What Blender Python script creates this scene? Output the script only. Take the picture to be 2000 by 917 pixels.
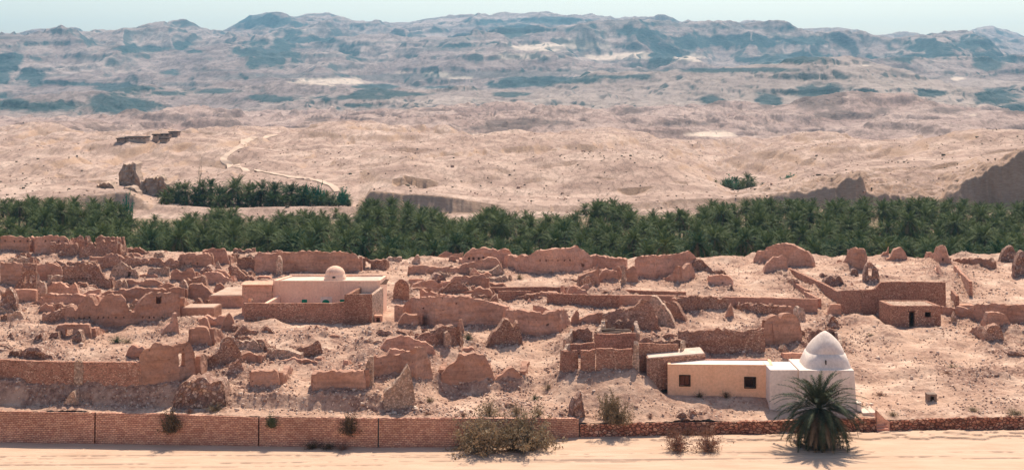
import bpy, math, random
import numpy as np
from mathutils import Vector

# ---------------------------------------------------------------- camera, light, exposure
F = 2778.0            # focal length in photo pixels (50 mm on a 36 mm wide frame)
CX, HY = 1000.0, 150.0   # image centre column, horizon row
CAMZ = 33.0
scene = bpy.context.scene
for o in list(bpy.data.objects):
    bpy.data.objects.remove(o)
COL = scene.collection
cam_d = bpy.data.cameras.new('camera')
cam = bpy.data.objects.new('camera', cam_d); COL.objects.link(cam)
cam.location = (0, 0, CAMZ); cam.rotation_euler = (math.radians(90), 0, 0)
cam_d.sensor_width = 36.0; cam_d.lens = 36.0 * F / 2000.0
cam_d.shift_y = (HY - 458.5) / 2000.0
cam_d.clip_start = 1.0; cam_d.clip_end = 40000.0
scene.camera = cam

SUN_EL, SUN_AZ = math.radians(54), math.radians(14)
world = bpy.data.worlds.new('World'); scene.world = world
world.use_nodes = True
wn = world.node_tree.nodes; wl = world.node_tree.links
sky = wn.new('ShaderNodeTexSky'); sky.sky_type = 'NISHITA'; sky.sun_disc = False
sky.sun_elevation = SUN_EL; sky.sun_rotation = SUN_AZ
sky.altitude = 300; sky.air_density = 1.0; sky.dust_density = 2.2; sky.ozone_density = 0.7
wn['Background'].inputs[1].default_value = 0.126
wl.new(sky.outputs[0], wn['Background'].inputs[0])
sd = bpy.data.lights.new('sun', 'SUN'); sd.energy = 5.0; sd.angle = math.radians(0.53)
sd.color = (1.0, 0.88, 0.73)
sun = bpy.data.objects.new('sun', sd); COL.objects.link(sun)
sv = Vector((math.sin(SUN_AZ) * math.cos(SUN_EL), math.cos(SUN_AZ) * math.cos(SUN_EL), math.sin(SUN_EL)))
sun.rotation_euler = (-sv).to_track_quat('-Z', 'Y').to_euler()
sun.location = (0, 100, 200)
vs = scene.view_settings
vs.view_transform = 'Standard'; vs.look = 'None'; vs.exposure = 0.32; vs.gamma = 1.0
vs.use_curve_mapping = False
scene.cycles.max_bounces = 5; scene.cycles.diffuse_bounces = 4; scene.cycles.volume_bounces = 0
scene.cycles.transparent_max_bounces = 4
scene.cycles.caustics_reflective = False; scene.cycles.caustics_refractive = False

rng = np.random.default_rng(7); random.seed(7)

# ---------------------------------------------------------------- noise
def _h(ix, iy, seed):
    n = (ix.astype(np.int64) * 374761393 + iy.astype(np.int64) * 668265263 + seed * 1442695041) & 0xffffffff
    n = ((n ^ (n >> 13)) * 1274126177) & 0xffffffff
    n = (n ^ (n >> 16)) & 0xffffffff
    return n / 4294967295.0 * 2 - 1
def vnoise(x, y, seed=0):
    x = np.asarray(x, float); y = np.asarray(y, float)
    ix = np.floor(x); iy = np.floor(y); fx = x - ix; fy = y - iy
    fx = fx * fx * fx * (fx * (fx * 6 - 15) + 10); fy = fy * fy * fy * (fy * (fy * 6 - 15) + 10)
    a = _h(ix, iy, seed); b = _h(ix + 1, iy, seed); c = _h(ix, iy + 1, seed); d = _h(ix + 1, iy + 1, seed)
    return (a + (b - a) * fx) * (1 - fy) + (c + (d - c) * fx) * fy
def fbm(x, y, octv=4, seed=0, gain=0.5):
    s = 0; a = 1.0; t = 0
    x = np.asarray(x, float); y = np.asarray(y, float)
    for k in range(octv):
        s = s + a * vnoise(x, y, seed + k * 17); t += a; a *= gain
        x, y = (x * 1.6 - y * 1.2) + 3.7, (x * 1.2 + y * 1.6) - 5.1
    return s / t
def ridged(x, y, octv=4, seed=0, gain=0.5):
    s = 0; a = 1.0; t = 0
    x = np.asarray(x, float); y = np.asarray(y, float)
    for k in range(octv):
        s = s + a * (1 - 2 * np.abs(vnoise(x, y, seed + k * 17))); t += a; a *= gain
        x, y = (x * 1.6 - y * 1.2) + 3.7, (x * 1.2 + y * 1.6) - 5.1
    return s / t
def sstep(a, b, x):
    t = np.clip((x - a) / (b - a), 0, 1); return t * t * (3 - 2 * t)

# ---------------------------------------------------------------- object helpers
def put(name, verts, faces, mat, parent=None, smooth=False, origin=None, mats=None, midx=None):
    """link one mesh object; verts are world coordinates"""
    v = np.asarray(verts, float).reshape(-1, 3)
    if origin is None:
        if parent is not None: origin = tuple(parent.matrix_world_loc)if hasattr(parent,'matrix_world_loc') else tuple(parent['_loc'])
        else:
            origin = (float(v[:, 0].mean()), float(v[:, 1].mean()), float(v[:, 2].min()))
    v = v - np.array(origin)
    me = bpy.data.meshes.new(name)
    me.from_pydata(v.tolist(), [], faces if isinstance(faces, list) else faces.tolist())
    for m in (mats or [mat]): me.materials.append(m)
    if midx is not None: me.polygons.foreach_set('material_index', np.asarray(midx, np.int32))
    if smooth: me.polygons.foreach_set('use_smooth', np.ones(len(me.polygons), bool))
    me.update()
    o = bpy.data.objects.new(name, me); COL.objects.link(o)
    if parent is not None:
        o.parent = parent
    else:
        o.location = origin
    return o
def grid_mesh(name, X, Y, Z, mat, attrs=None):
    """fast regular sheet"""
    nr, nc = X.shape
    co = np.stack([X, Y, Z], -1).astype(np.float32).reshape(-1)
    i = np.arange((nr - 1) * (nc - 1)); r = i // (nc - 1); c = i % (nc - 1); a = r * nc + c
    q = np.stack([a, a + 1, a + nc + 1, a + nc], -1).astype(np.int32).reshape(-1)
    me = bpy.data.meshes.new(name)
    me.vertices.add(nr * nc); me.vertices.foreach_set('co', co)
    me.loops.add(len(q)); me.loops.foreach_set('vertex_index', q)
    n = len(i); me.polygons.add(n)
    me.polygons.foreach_set('loop_start', np.arange(0, n * 4, 4, dtype=np.int32))
    me.polygons.foreach_set('use_smooth', np.ones(n, bool))
    me.materials.append(mat)
    for k, A in (attrs or {}).items():
        at_ = me.attributes.new(k, 'FLOAT', 'POINT'); at_.data.foreach_set('value', A.astype(np.float32).reshape(-1))
    me.update(calc_edges=True)
    o = bpy.data.objects.new(name, me); COL.objects.link(o)
    o['kind'] = 'structure'
    return o
def tri_mesh(name, co, tri, mats, midx=None):
    """fast triangle soup -> mesh datablock"""
    co = np.asarray(co, np.float32); tri = np.asarray(tri, np.int32)
    me = bpy.data.meshes.new(name)
    me.vertices.add(len(co)); me.vertices.foreach_set('co', co.reshape(-1))
    me.loops.add(tri.size); me.loops.foreach_set('vertex_index', tri.reshape(-1))
    me.polygons.add(len(tri)); me.polygons.foreach_set('loop_start', np.arange(0, tri.size, 3, dtype=np.int32))
    for m in mats: me.materials.append(m)
    if midx is not None: me.polygons.foreach_set('material_index', np.asarray(midx, np.int32))
    me.update(calc_edges=True)
    return me
def tag(o, label=None, cat=None, group=None, kind=None):
    if label: o['label'] = label
    if cat: o['category'] = cat
    if group: o['group'] = group
    if kind: o['kind'] = kind
    return o
def empty(name, loc, label, cat, group=None):
    o = bpy.data.objects.new(name, None); COL.objects.link(o)
    o.location = loc; o.empty_display_size = 0.3
    o['_loc'] = [float(a) for a in loc]
    return tag(o, label, cat, group)
def at(px, py, D):
    return np.array([(px - CX) * D / F, D, CAMZ - (py - HY) * D / F])

# ---------------------------------------------------------------- materials
def newmat(name):
    m = bpy.data.materials.new(name); m.use_nodes = True
    nt = m.node_tree; b = nt.nodes['Principled BSDF']
    b.inputs['Roughness'].default_value = 0.95; b.inputs['Specular IOR Level'].default_value = 0.1
    return m, nt, b
def N(nt, t, **kw):
    n = nt.nodes.new(t)
    for k, v in kw.items():
        if k in n.inputs: n.inputs[k].default_value = v
        else: setattr(n, k, v)
    return n
def pos(nt, scale=(1, 1, 1)):
    g = nt.nodes.new('ShaderNodeNewGeometry'); mp = nt.nodes.new('ShaderNodeMapping')
    mp.inputs['Scale'].default_value = scale
    nt.links.new(g.outputs['Position'], mp.inputs['Vector']); return mp.outputs[0]
def noise(nt, vec, scale, detail=4, rough=0.6):
    n = N(nt, 'ShaderNodeTexNoise', Scale=scale, Detail=detail, Roughness=rough)
    nt.links.new(vec, n.inputs['Vector']); return n.outputs['Fac']
def ramp(nt, fac, stops, interp='LINEAR'):
    r = nt.nodes.new('ShaderNodeValToRGB'); r.color_ramp.interpolation = interp
    els = r.color_ramp.elements
    while len(els) < len(stops): els.new(0.5)
    for e, (p, c) in zip(els, stops):
        e.position = p; e.color = (c[0], c[1], c[2], 1) if hasattr(c, '__len__') else (c, c, c, 1)
    nt.links.new(fac, r.inputs[0]); return r.outputs[0]
def mix(nt, fac, a, b, mode='MIX'):
    m = nt.nodes.new('ShaderNodeMix'); m.data_type = 'RGBA'; m.blend_type = mode
    for s, v in ((m.inputs[0], fac), (m.inputs[6], a), (m.inputs[7], b)):
        if hasattr(v, 'links'): nt.links.new(v, s)
        elif hasattr(v, '__len__'): s.default_value = (*v[:3], 1)
        else: s.default_value = v
    return m.outputs[2]
def math_(nt, op, a, b=0.0, clamp=False):
    m = nt.nodes.new('ShaderNodeMath'); m.operation = op; m.use_clamp = clamp
    for s, v in ((m.inputs[0], a), (m.inputs[1], b)):
        if hasattr(v, 'links'): nt.links.new(v, s)
        else: s.default_value = v
    return m.outputs[0]
def bump(nt, b, h, strength, dist):
    n = N(nt, 'ShaderNodeBump', Strength=strength, Distance=dist)
    nt.links.new(h, n.inputs['Height'])
    if b.inputs['Normal'].links: nt.links.new(b.inputs['Normal'].links[0].from_socket, n.inputs['Normal'])
    nt.links.new(n.outputs[0], b.inputs['Normal'])
def objtint(nt, col, lo=0.82, hi=1.12):
    oi = nt.nodes.new('ShaderNodeObjectInfo')
    r = ramp(nt, oi.outputs['Random'], [(0, (lo, lo * .98, lo * .96)), (1, (hi, hi, hi))])
    return mix(nt, 1.0, col, r, 'MULTIPLY')

def wall_mat(name, c1, c2, speck, cell, speckpos=(0.55, 0.75), bumpd=0.05, course=1.0, mortar=None):
    m, nt, b = newmat(name)
    p = pos(nt); ps = pos(nt, (1, 1, course))
    base = ramp(nt, noise(nt, p, 0.45, 5), [(0.3, c1), (0.7, c2)])
    fine = ramp(nt, noise(nt, p, 3.0, 6, 0.75), [(0.3, 0.66), (0.5, 1.0), (0.72, 1.2)])
    base = mix(nt, 1.0, base, fine, 'MULTIPLY')
    lift = ramp(nt, noise(nt, pos(nt, (0.25, 0.25, 2.2)), 1.0, 5, 0.7), [(0.36, 0.74), (0.5, 1.0), (0.66, 1.14)])
    base = mix(nt, 0.8, base, lift, 'MULTIPLY')
    pit = N(nt, 'ShaderNodeTexVoronoi', Scale=1.7); nt.links.new(pos(nt, (1, 1, 1.3)), pit.inputs['Vector'])
    pc = nt.nodes.new('ShaderNodeSeparateColor'); nt.links.new(pit.outputs['Color'], pc.inputs[0])
    pm = math_(nt, 'MULTIPLY', ramp(nt, pit.outputs['Distance'], [(0.07, 1.0), (0.14, 0.0)]), ramp(nt, pc.outputs[0], [(0.68, 0.0), (0.74, 1.0)]))
    base = mix(nt, math_(nt, 'MULTIPLY', pm, 0.75), base, (0.07, 0.035, 0.025))
    if cell:
        v = N(nt, 'ShaderNodeTexVoronoi', Scale=cell); nt.links.new(ps, v.inputs['Vector'])
        sp = nt.nodes.new('ShaderNodeSeparateColor'); nt.links.new(v.outputs['Color'], sp.inputs[0])
        zone = ramp(nt, noise(nt, p, 0.35, 3), [(0.35, 0.25), (0.62, 1.0)])
        f = ramp(nt, sp.outputs[0], [(speckpos[0], 0.0), (speckpos[1], 1.0)])
        f = math_(nt, 'MULTIPLY', f, zone)
        base = mix(nt, f, base, speck)
        dk = ramp(nt, sp.outputs[1], [(0.1, 0.55), (0.3, 1.0)])
        base = mix(nt, 1.0, base, dk, 'MULTIPLY')
        e = N(nt, 'ShaderNodeTexVoronoi', Scale=cell, feature='DISTANCE_TO_EDGE'); nt.links.new(ps, e.inputs['Vector'])
        ed = ramp(nt, e.outputs['Distance'], [(0.0, 0.0), (0.14, 1.0)])
        base = mix(nt, ed, mortar or tuple(a * 0.7 for a in c1), base)
        bump(nt, b, ed, 0.8, bumpd)
    bump(nt, b, noise(nt, p, 4.0, 8, 0.75), 1.0, 0.14); bump(nt, b, math_(nt, 'SUBTRACT', 1.0, pm), 0.9, 0.12)
    nt.links.new(objtint(nt, base), b.inputs['Base Color'])
    return m
MUD = wall_mat('mud_plaster', (0.47, 0.25, 0.17), (0.64, 0.37, 0.26), None, 0)
STONE = wall_mat('rubble_stone', (0.46, 0.24, 0.165), (0.61, 0.345, 0.24), (0.80, 0.54, 0.39), 6.2, course=1.4)
BUILT = wall_mat('relaid_stonework', (0.50, 0.235, 0.155), (0.64, 0.325, 0.22), (0.84, 0.55, 0.39), 6.4, (0.55, 0.8), 0.035, 1.7)
LIGHT = wall_mat('pale_stone', (0.60, 0.38, 0.27), (0.74, 0.52, 0.38), (0.8, 0.6, 0.46), 4.6)
PINK = wall_mat('pink_plaster', (0.64, 0.33, 0.22), (0.74, 0.42, 0.29), None, 0)
ROCK = wall_mat('fallen_masonry', (0.34, 0.19, 0.14), (0.5, 0.3, 0.22), (0.7, 0.5, 0.38), 3.5)
DRY = wall_mat('dry_stone', (0.42, 0.17, 0.11), (0.55, 0.25, 0.16), (0.72, 0.43, 0.29), 2.7, (0.5, 0.8), 0.08, 1.5, mortar=(0.10, 0.04, 0.03))
SLATE = wall_mat('shale_rock', (0.40, 0.28, 0.21), (0.56, 0.42, 0.32), None, 0)

def brick_mat():
    m, nt, b = newmat('coursed_stone')
    g = nt.nodes.new('ShaderNodeNewGeometry'); s = nt.nodes.new('ShaderNodeSeparateXYZ'); nt.links.new(g.outputs['Position'], s.inputs[0])
    c = nt.nodes.new('ShaderNodeCombineXYZ'); nt.links.new(s.outputs[0], c.inputs[0]); nt.links.new(s.outputs[2], c.inputs[1])
    nz = N(nt, 'ShaderNodeTexNoise', Scale=1.3, Detail=3.0); nt.links.new(g.outputs['Position'], nz.inputs['Vector'])
    vm = nt.nodes.new('ShaderNodeVectorMath'); vm.operation = 'MULTIPLY_ADD'
    nt.links.new(nz.outputs['Color'], vm.inputs[0]); vm.inputs[1].default_value = (.22, .2, 0); nt.links.new(c.outputs[0], vm.inputs[2])
    br = N(nt, 'ShaderNodeTexBrick', Scale=1.0)
    br.inputs['Brick Width'].default_value = 0.31; br.inputs['Row Height'].default_value = 0.165
    br.inputs['Mortar Size'].default_value = 0.016; br.inputs['Mortar Smooth'].default_value = 0.3; br.inputs['Bias'].default_value = -0.2
    br.inputs['Color1'].default_value = (0.50, 0.25, 0.175, 1); br.inputs['Color2'].default_value = (0.74, 0.45, 0.32, 1)
    br.inputs['Mortar'].default_value = (0.20, 0.085, 0.06, 1)
    nt.links.new(vm.outputs[0], br.inputs['Vector'])
    sp = N(nt, 'ShaderNodeTexVoronoi', Scale=3.6); nt.links.new(pos(nt, (1, 1, 1.4)), sp.inputs['Vector'])
    sc = nt.nodes.new('ShaderNodeSeparateColor'); nt.links.new(sp.outputs['Color'], sc.inputs[0])
    f = ramp(nt, sc.outputs[0], [(0.72, 0.0), (0.88, 0.75)])
    col = mix(nt, math_(nt, 'MULTIPLY', f, math_(nt, 'SUBTRACT', 1.0, br.outputs['Fac'])), br.outputs['Color'], (0.75, 0.44, 0.29))
    big = ramp(nt, noise(nt, pos(nt), 0.22, 4), [(0.3, 0.72), (0.7, 1.15)])
    col = mix(nt, 1.0, col, big, 'MULTIPLY')
    nt.links.new(col, b.inputs['Base Color'])
    bump(nt, b, math_(nt, 'SUBTRACT', 1.0, br.outputs['Fac']), 0.8, 0.05)
    return m
COURSED = brick_mat()

def plaster(name, c1, c2, streak=None):
    m, nt, b = newmat(name)
    col = ramp(nt, noise(nt, pos(nt), 0.5, 6, 0.65), [(0.3, c1), (0.72, c2)])
    if streak:
        st = noise(nt, pos(nt, (2.2, 2.2, 0.16)), 1.0, 4, 0.7)
        col = mix(nt, ramp(nt, st, [(0.55, 0.0), (0.75, 0.55)]), col, streak)
    spk = ramp(nt, noise(nt, pos(nt), 4.0, 5, 0.75), [(0.3, 0.86), (0.6, 1.05)])
    col = mix(nt, 1.0, col, spk, 'MULTIPLY')
    nt.links.new(col, b.inputs['Base Color'])
    bump(nt, b, noise(nt, pos(nt), 2.5, 6, 0.7), 0.35, 0.06)
    return m
CREAM = plaster('cream_limewash', (0.88, 0.53, 0.37), (0.94, 0.64, 0.47), (0.55, 0.27, 0.17))
YELLOW = plaster('ochre_render', (0.90, 0.50, 0.29), (0.95, 0.58, 0.37), (0.66, 0.36, 0.22))
WHITE = plaster('whitewash', (0.76, 0.61, 0.51), (0.88, 0.75, 0.65), (0.60, 0.46, 0.37))
ROOF = plaster('pale_roof_screed', (0.50, 0.37, 0.28), (0.76, 0.62, 0.51))
ROOFD = plaster('dusty_roof_earth', (0.42, 0.27, 0.19), (0.62, 0.44, 0.33))
BRIM = plaster('red_coping', (0.50, 0.23, 0.16), (0.6, 0.3, 0.21))
def flat(name, c, rough=0.9):
    m, nt, b = newmat(name)
    col = ramp(nt, noise(nt, pos(nt), 3.0, 4), [(0.3, tuple(a * .8 for a in c)), (0.7, tuple(min(1, a * 1.15) for a in c))])
    nt.links.new(col, b.inputs['Base Color']); b.inputs['Roughness'].default_value = rough
    return m
GREEN = flat('green_paint', (0.01, 0.22, 0.12), 0.6)
WOOD = flat('weathered_wood', (0.16, 0.06, 0.035))
DARKWOOD = flat('dark_wood', (0.05, 0.03, 0.022))
LOG = flat('grey_palm_log', (0.22, 0.15, 0.11))
CONC = flat('rough_concrete', (0.25, 0.18, 0.14))

def leaf_mat(name, c1, c2, trans=0.25):
    m, nt, b = newmat(name)
    oi = nt.nodes.new('ShaderNodeObjectInfo')
    f = math_(nt, 'ADD', math_(nt, 'MULTIPLY', oi.outputs['Random'], 0.35), math_(nt, 'MULTIPLY', noise(nt, pos(nt, (1, 1, .5)), 0.22, 3), 0.5))
    f = math_(nt, 'ADD', f, math_(nt, 'MULTIPLY', ramp(nt, noise(nt, pos(nt), 2.2, 2), [(.4, -.0), (.6, 1.0)]), .38))
    col = ramp(nt, f, [(0.25, c1), (0.95, c2)])
    nt.links.new(col, b.inputs['Base Color'])
    b.inputs['Roughness'].default_value = 0.6; b.inputs['Specular IOR Level'].default_value = 0.04
    tr = nt.nodes.new('ShaderNodeBsdfTranslucent'); nt.links.new(col, tr.inputs[0])
    ms = nt.nodes.new('ShaderNodeMixShader'); ms.inputs[0].default_value = trans
    nt.links.new(b.outputs[0], ms.inputs[1]); nt.links.new(tr.outputs[0], ms.inputs[2])
    nt.links.new(ms.outputs[0], nt.nodes['Material Output'].inputs[0])
    return m
PALM = leaf_mat('palm_leaf', (0.003, 0.040, 0.022), (0.115, 0.135, 0.042), 0.2)
PALMBIG = leaf_mat('old_palm_leaf', (0.012, 0.028, 0.014), (0.085, 0.09, 0.05), 0.1)
PALMDRY = leaf_mat('dry_palm_leaf', (0.17, 0.12, 0.07), (0.30, 0.20, 0.12), 0.15)
TRUNK = flat('palm_trunk_bark', (0.12, 0.075, 0.05))
SCRUBM = leaf_mat('dry_scrub', (0.21, 0.155, 0.09), (0.34, 0.25, 0.155), 0.1)
SCRUBD = leaf_mat('dark_brown_scrub', (0.07, 0.05, 0.03), (0.15, 0.10, 0.06), 0.05)
SCRUBR = leaf_mat('reddish_scrub', (0.22, 0.11, 0.075), (0.32, 0.18, 0.12), 0.1)
SCRUBG = leaf_mat('green_scrub', (0.045, 0.07, 0.03), (0.13, 0.13, 0.07), 0.1)
TREEM = leaf_mat('tamarisk_leaf', (0.03, 0.15, 0.09), (0.06, 0.2, 0.11), 0.2)
# ---------------------------------------------------------------- terrain
def _arr(s):
    a = np.array([[float(v) for v in p.split(',')] for p in s.split()])
    return a
_wl = _arr("-500,860 -100,862 0,863 185,866 505,870.5 740,873 900,872 1131,853 1300,850 1560,846 1712,844 1738,841 2000,839 2500,836")
_wD = CAMZ * F / (_wl[:, 1] - HY); _wX = (_wl[:, 0] - CX) * _wD / F
def Dw(x): return np.interp(x, _wX, _wD)
TK = np.array([0.3, 2.5, 3.7, 5.5, 7.5, 10, 11.3, 14, 20, 30, 45, 70, 100])
ZC = np.array([0, 330, 430, 480, 730, 800, 870, 1020, 1060, 1133, 1290, 1320, 1510, 1640, 1750, 2000.])
ZT = np.array([
 [2.72,2.8,4.6,4.8,4.9,5.0,5.0,5.1,5.2,5.3,5.2,4.6,3.9],
 [2.65,2.75,4.4,4.7,4.9,5.0,5.0,5.1,5.1,5.2,5.1,4.6,3.9],
 [2.6,2.7,3.3,3.9,4.3,4.6,4.7,4.8,4.9,5.0,5.0,4.5,3.9],
 [2.6,2.7,3.9,4.0,4.1,4.3,4.4,4.6,4.8,4.9,4.9,4.4,3.8],
 [2.5,2.6,3.9,4.0,4.1,4.3,4.4,4.6,4.8,4.9,4.9,4.3,3.7],
 [2.45,2.5,2.8,3.3,3.8,4.2,4.3,4.5,4.7,4.8,4.8,4.2,3.6],
 [2.4,2.3,2.25,2.2,2.2,2.2,3.5,3.9,4.4,4.7,4.7,4.2,3.5],
 [2.0,2.05,2.1,2.1,2.1,2.2,3.4,3.8,4.3,4.6,4.6,4.2,3.4],
 [1.8,1.85,1.95,2.1,2.3,2.5,2.8,3.5,4.2,4.6,4.6,4.2,3.3],
 [1.15,1.5,2.1,3.0,3.9,4.3,4.3,4.4,4.6,4.7,4.7,4.2,3.3],
 [1.15,1.6,2.2,3.0,3.9,4.3,4.3,4.4,4.6,4.7,4.7,4.2,3.3],
 [1.12,1.4,1.8,2.4,2.7,3.8,4.1,4.2,4.5,4.6,4.6,4.2,3.2],
 [1.1,1.4,1.7,2.1,2.4,3.4,4.0,4.2,4.5,4.6,4.6,4.2,3.2],
 [1.3,1.5,1.8,2.0,2.2,2.6,2.9,3.3,4.0,4.4,4.5,4.1,3.1],
 [0.95,1.2,1.4,1.6,1.8,2.1,2.3,2.7,3.2,3.9,4.3,4.0,3.0],
 [1.15,1.4,1.6,1.8,2.0,2.3,2.5,2.9,3.4,4.0,4.3,4.0,3.0]])
def z_in(x, D):
    c = 1000 + x * F / 131.0; t = D - Dw(x)
    c = np.clip(c, ZC[0], ZC[-1]); t = np.clip(t, TK[0], TK[-1])
    ci = np.clip(np.searchsorted(ZC, c, 'right') - 1, 0, len(ZC) - 2); ti = np.clip(np.searchsorted(TK, t, 'right') - 1, 0, len(TK) - 2)
    fc = (c - ZC[ci]) / (ZC[ci + 1] - ZC[ci]); ft = (t - TK[ti]) / (TK[ti + 1] - TK[ti])
    fc = fc * fc * (3 - 2 * fc)
    a = ZT[ci, ti] * (1 - ft) + ZT[ci, ti + 1] * ft; b = ZT[ci + 1, ti] * (1 - ft) + ZT[ci + 1, ti + 1] * ft
    return a * (1 - fc) + b * fc
def Dback(x): return np.interp(x, [-90, -45, -25, -10, 20, 32, 60, 90], [238, 237, 229, 227, 229, 236, 237, 237])
GROVE = -3.2
# far terrain: rows of depth, each a profile of image rows along the picture's width -> heights in metres
FC = np.array([-500, 0, 130, 250, 300, 420, 560, 700, 725, 790, 850, 930, 1000, 1150, 1300, 1400, 1440, 1500, 1600, 1680, 1692, 1840, 1850, 1900, 1950, 2000, 2500.])
def row(s): a = _arr(s); return np.interp(FC, a[:, 0], a[:, 1])
FROWS = [
 (335, row("0,418 420,428 760,432 1000,425 1250,418 2000,420")),
 (350, row("0,396 250,408 420,410 760,415 1000,412 1250,408 1400,405 1500,412 2000,415")),
 (353, row("0,388 200,380 250,372 300,398 420,404 700,402 725,368 790,376 850,378 930,388 950,400 1150,397 1300,392 1400,386 1440,388 1500,388 1560,374 1600,368 1680,345 1692,378 1740,384 1840,388 1850,376 1900,352 1950,326 2000,300 2500,285")),
 (362, row("0,378 200,368 250,366 300,392 420,401 600,402 700,398 725,362 850,372 930,384 1000,390 1150,390 1300,386 1400,382 1440,384 1500,378 1600,362 1680,343 1692,370 1840,374 1850,368 1900,345 1950,318 2000,296 2500,284")),
 (385, row("0,364 250,360 300,380 420,394 560,396 700,385 790,352 850,360 1000,374 1300,372 1400,372 1440,378 1500,370 1600,352 1680,340 1840,352 1900,320 2000,291 2500,282")),
 (398, row("0,358 250,352 300,362 420,358 560,362 700,370 790,345 850,352 1000,362 1300,362 1400,366 1440,379 1500,366 1600,350 1692,336 1700,330 1830,330 1900,310 2000,289 2500,282")),
 (430, row("0,345 250,340 420,346 560,350 700,350 790,332 850,336 1000,345 1300,346 1400,366 1440,378 1500,362 1600,343 1680,330 1840,325 2000,287 2500,280")),
 (520, row("0,318 250,318 500,324 700,322 790,312 1000,315 1300,322 1400,368 1440,370 1500,358 1600,340 1680,320 1850,305 2000,285 2500,280")),
 (650, row("0,300 250,298 500,298 750,285 1000,292 1250,298 1400,332 1440,335 1500,334 1680,306 1850,292 2000,282")),
 (800, row("0,284 250,279 500,275 750,266 1000,272 1250,288 1400,304 1500,308 1680,286 1850,276 2000,274")),
 (1000, row("0,272 250,270 500,258 750,249 1000,262 1250,275 1500,284 1680,270 2000,262")),
 (1300, row("0,258 250,254 500,248 750,243 1000,256 1250,256 1500,255 1750,250 2000,256")),
 (1700, row("0,240 250,234 500,224 750,228 1000,226 1250,222 1500,215 1750,208 2000,228")),
 (2200, row("0,215 250,210 500,204 750,198 1000,188 1250,182 1500,172 1750,167 2000,184")),
 (2800, row("0,180 250,185 500,178 750,172 1000,162 1250,154 1500,140 1750,146 2000,158")),
 (3500, row("0,142 250,142 500,134 750,128 1000,118 1250,114 1500,114 1750,132 2000,134")),
 (4300, row("0,112 250,108 500,90 750,90 1000,84 1250,84 1500,93 1680,112 1700,112 1840,74 1850,72 1900,76 1950,104 2000,122")),
 (5200, row("0,98 250,84 500,60 750,68 1000,55 1250,62 1500,78 1700,90 1840,95 1900,90 2000,92")),
]
_crest = _arr("-500,84 0,80 40,74 75,83 130,68 160,70 195,75 250,60 300,56 320,58 370,59 430,60 470,40 490,28 520,26 548,29 575,36 600,29 640,28 660,34 715,53 740,46 800,44 870,37 930,37 985,27 1060,29 1140,37 1200,44 1240,43 1290,46 1300,52 1350,50 1400,66 1450,60 1480,66 1540,66 1620,78 1690,73 1750,79 1780,83 1880,64 1905,56 1940,50 1970,58 2000,70 2100,80 2500,90")
FD = np.array([r[0] for r in FROWS] + [6000., 6600., 9000.])
FZ = np.array([CAMZ - (r[1] - HY) * r[0] / F for r in FROWS])
DOME = [(1856, 66, 4300)]
def far_base(x, D):
    px = CX + x * F / D
    cr = CAMZ - (np.interp(px, _crest[:, 0], _crest[:, 1]) - HY) * 6000 / F
    cols = [np.interp(px, FC, FZ[k]) for k in range(len(FROWS))] + [cr, cr - 150, cr - 500]
    D = np.where((D > 344) & (D < 420), D + 1.7 * fbm(x / 6, D / 9, 3, 617) + .8 * ridged(x / 2.2, D / 30, 2, 619), D)
    i = np.clip(np.searchsorted(FD, D, 'right') - 1, 0, len(FD) - 2)
    Z = np.stack(cols, 0)
    a = np.take_along_axis(Z, i[None], 0)[0]; b = np.take_along_axis(Z, (i + 1)[None], 0)[0]
    f = np.clip((D - FD[i]) / (FD[i + 1] - FD[i]), 0, 1)
    return a * (1 - f) + b * f
def Hs(x, D):
    x = np.atleast_1d(np.asarray(x, float)); D = np.atleast_1d(np.asarray(D, float)); x, D = np.broadcast_arrays(x, D)
    z = np.zeros(x.shape)
    t = D - Dw(x)
    db = Dback(x)
    m = (t >= 0.3) & (D < 335)
    if m.any():
        zi = z_in(x[m], D[m]); k = sstep(0, 9, D[m] - db[m])
        g = np.where(D[m] > 300, GROVE, GROVE)
        zi = zi * (1 - k) + g * k
        k2 = sstep(285, 335, D[m])
        if (D[m] > 285).any(): zi = zi * (1 - k2) + far_base(x[m], np.full(m.sum(), 335.)) * k2 if True else zi
        z[m] = zi
    m = D >= 335
    if m.any(): z[m] = far_base(x[m], D[m])
    return z
# rubble raster (village only)
RX0, RY0, RS = -110.0, 118.0, 0.25
RW, RH = int(220 / RS), int(130 / RS)
debris = np.zeros((RH, RW)); rubmask = np.zeros((RH, RW))
def splat(x, y, r, h, hm=None):
    i0 = int((y - RY0 - 2.5 * r) / RS); i1 = int((y - RY0 + 2.5 * r) / RS) + 1
    j0 = int((x - RX0 - 2.5 * r) / RS); j1 = int((x - RX0 + 2.5 * r) / RS) + 1
    i0 = max(i0, 0); j0 = max(j0, 0); i1 = min(i1, RH); j1 = min(j1, RW)
    if i0 >= i1 or j0 >= j1: return
    yy, xx = np.mgrid[i0:i1, j0:j1]
    g = np.exp(-(((xx * RS + RX0 - x) ** 2 + (yy * RS + RY0 - y) ** 2) / (r * r)))
    debris[i0:i1, j0:j1] = np.maximum(debris[i0:i1, j0:j1], g * h)
    rubmask[i0:i1, j0:j1] = np.maximum(rubmask[i0:i1, j0:j1], g * (1 if hm is None else hm))
def samp(A, x, y):
    u = np.clip((x - RX0) / RS, 0, RW - 2); v = np.clip((y - RY0) / RS, 0, RH - 2)
    j = u.astype(int); i = v.astype(int); fu = u - j; fv = v - i
    r = (A[i, j] * (1 - fu) + A[i, j + 1] * fu) * (1 - fv) + (A[i + 1, j] * (1 - fu) + A[i + 1, j + 1] * fu) * fv
    return np.where((x > RX0) & (x < RX0 + RW * RS - 1) & (y > RY0) & (y < RY0 + RH * RS - 1), r, 0)
SCARPS = []
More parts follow.
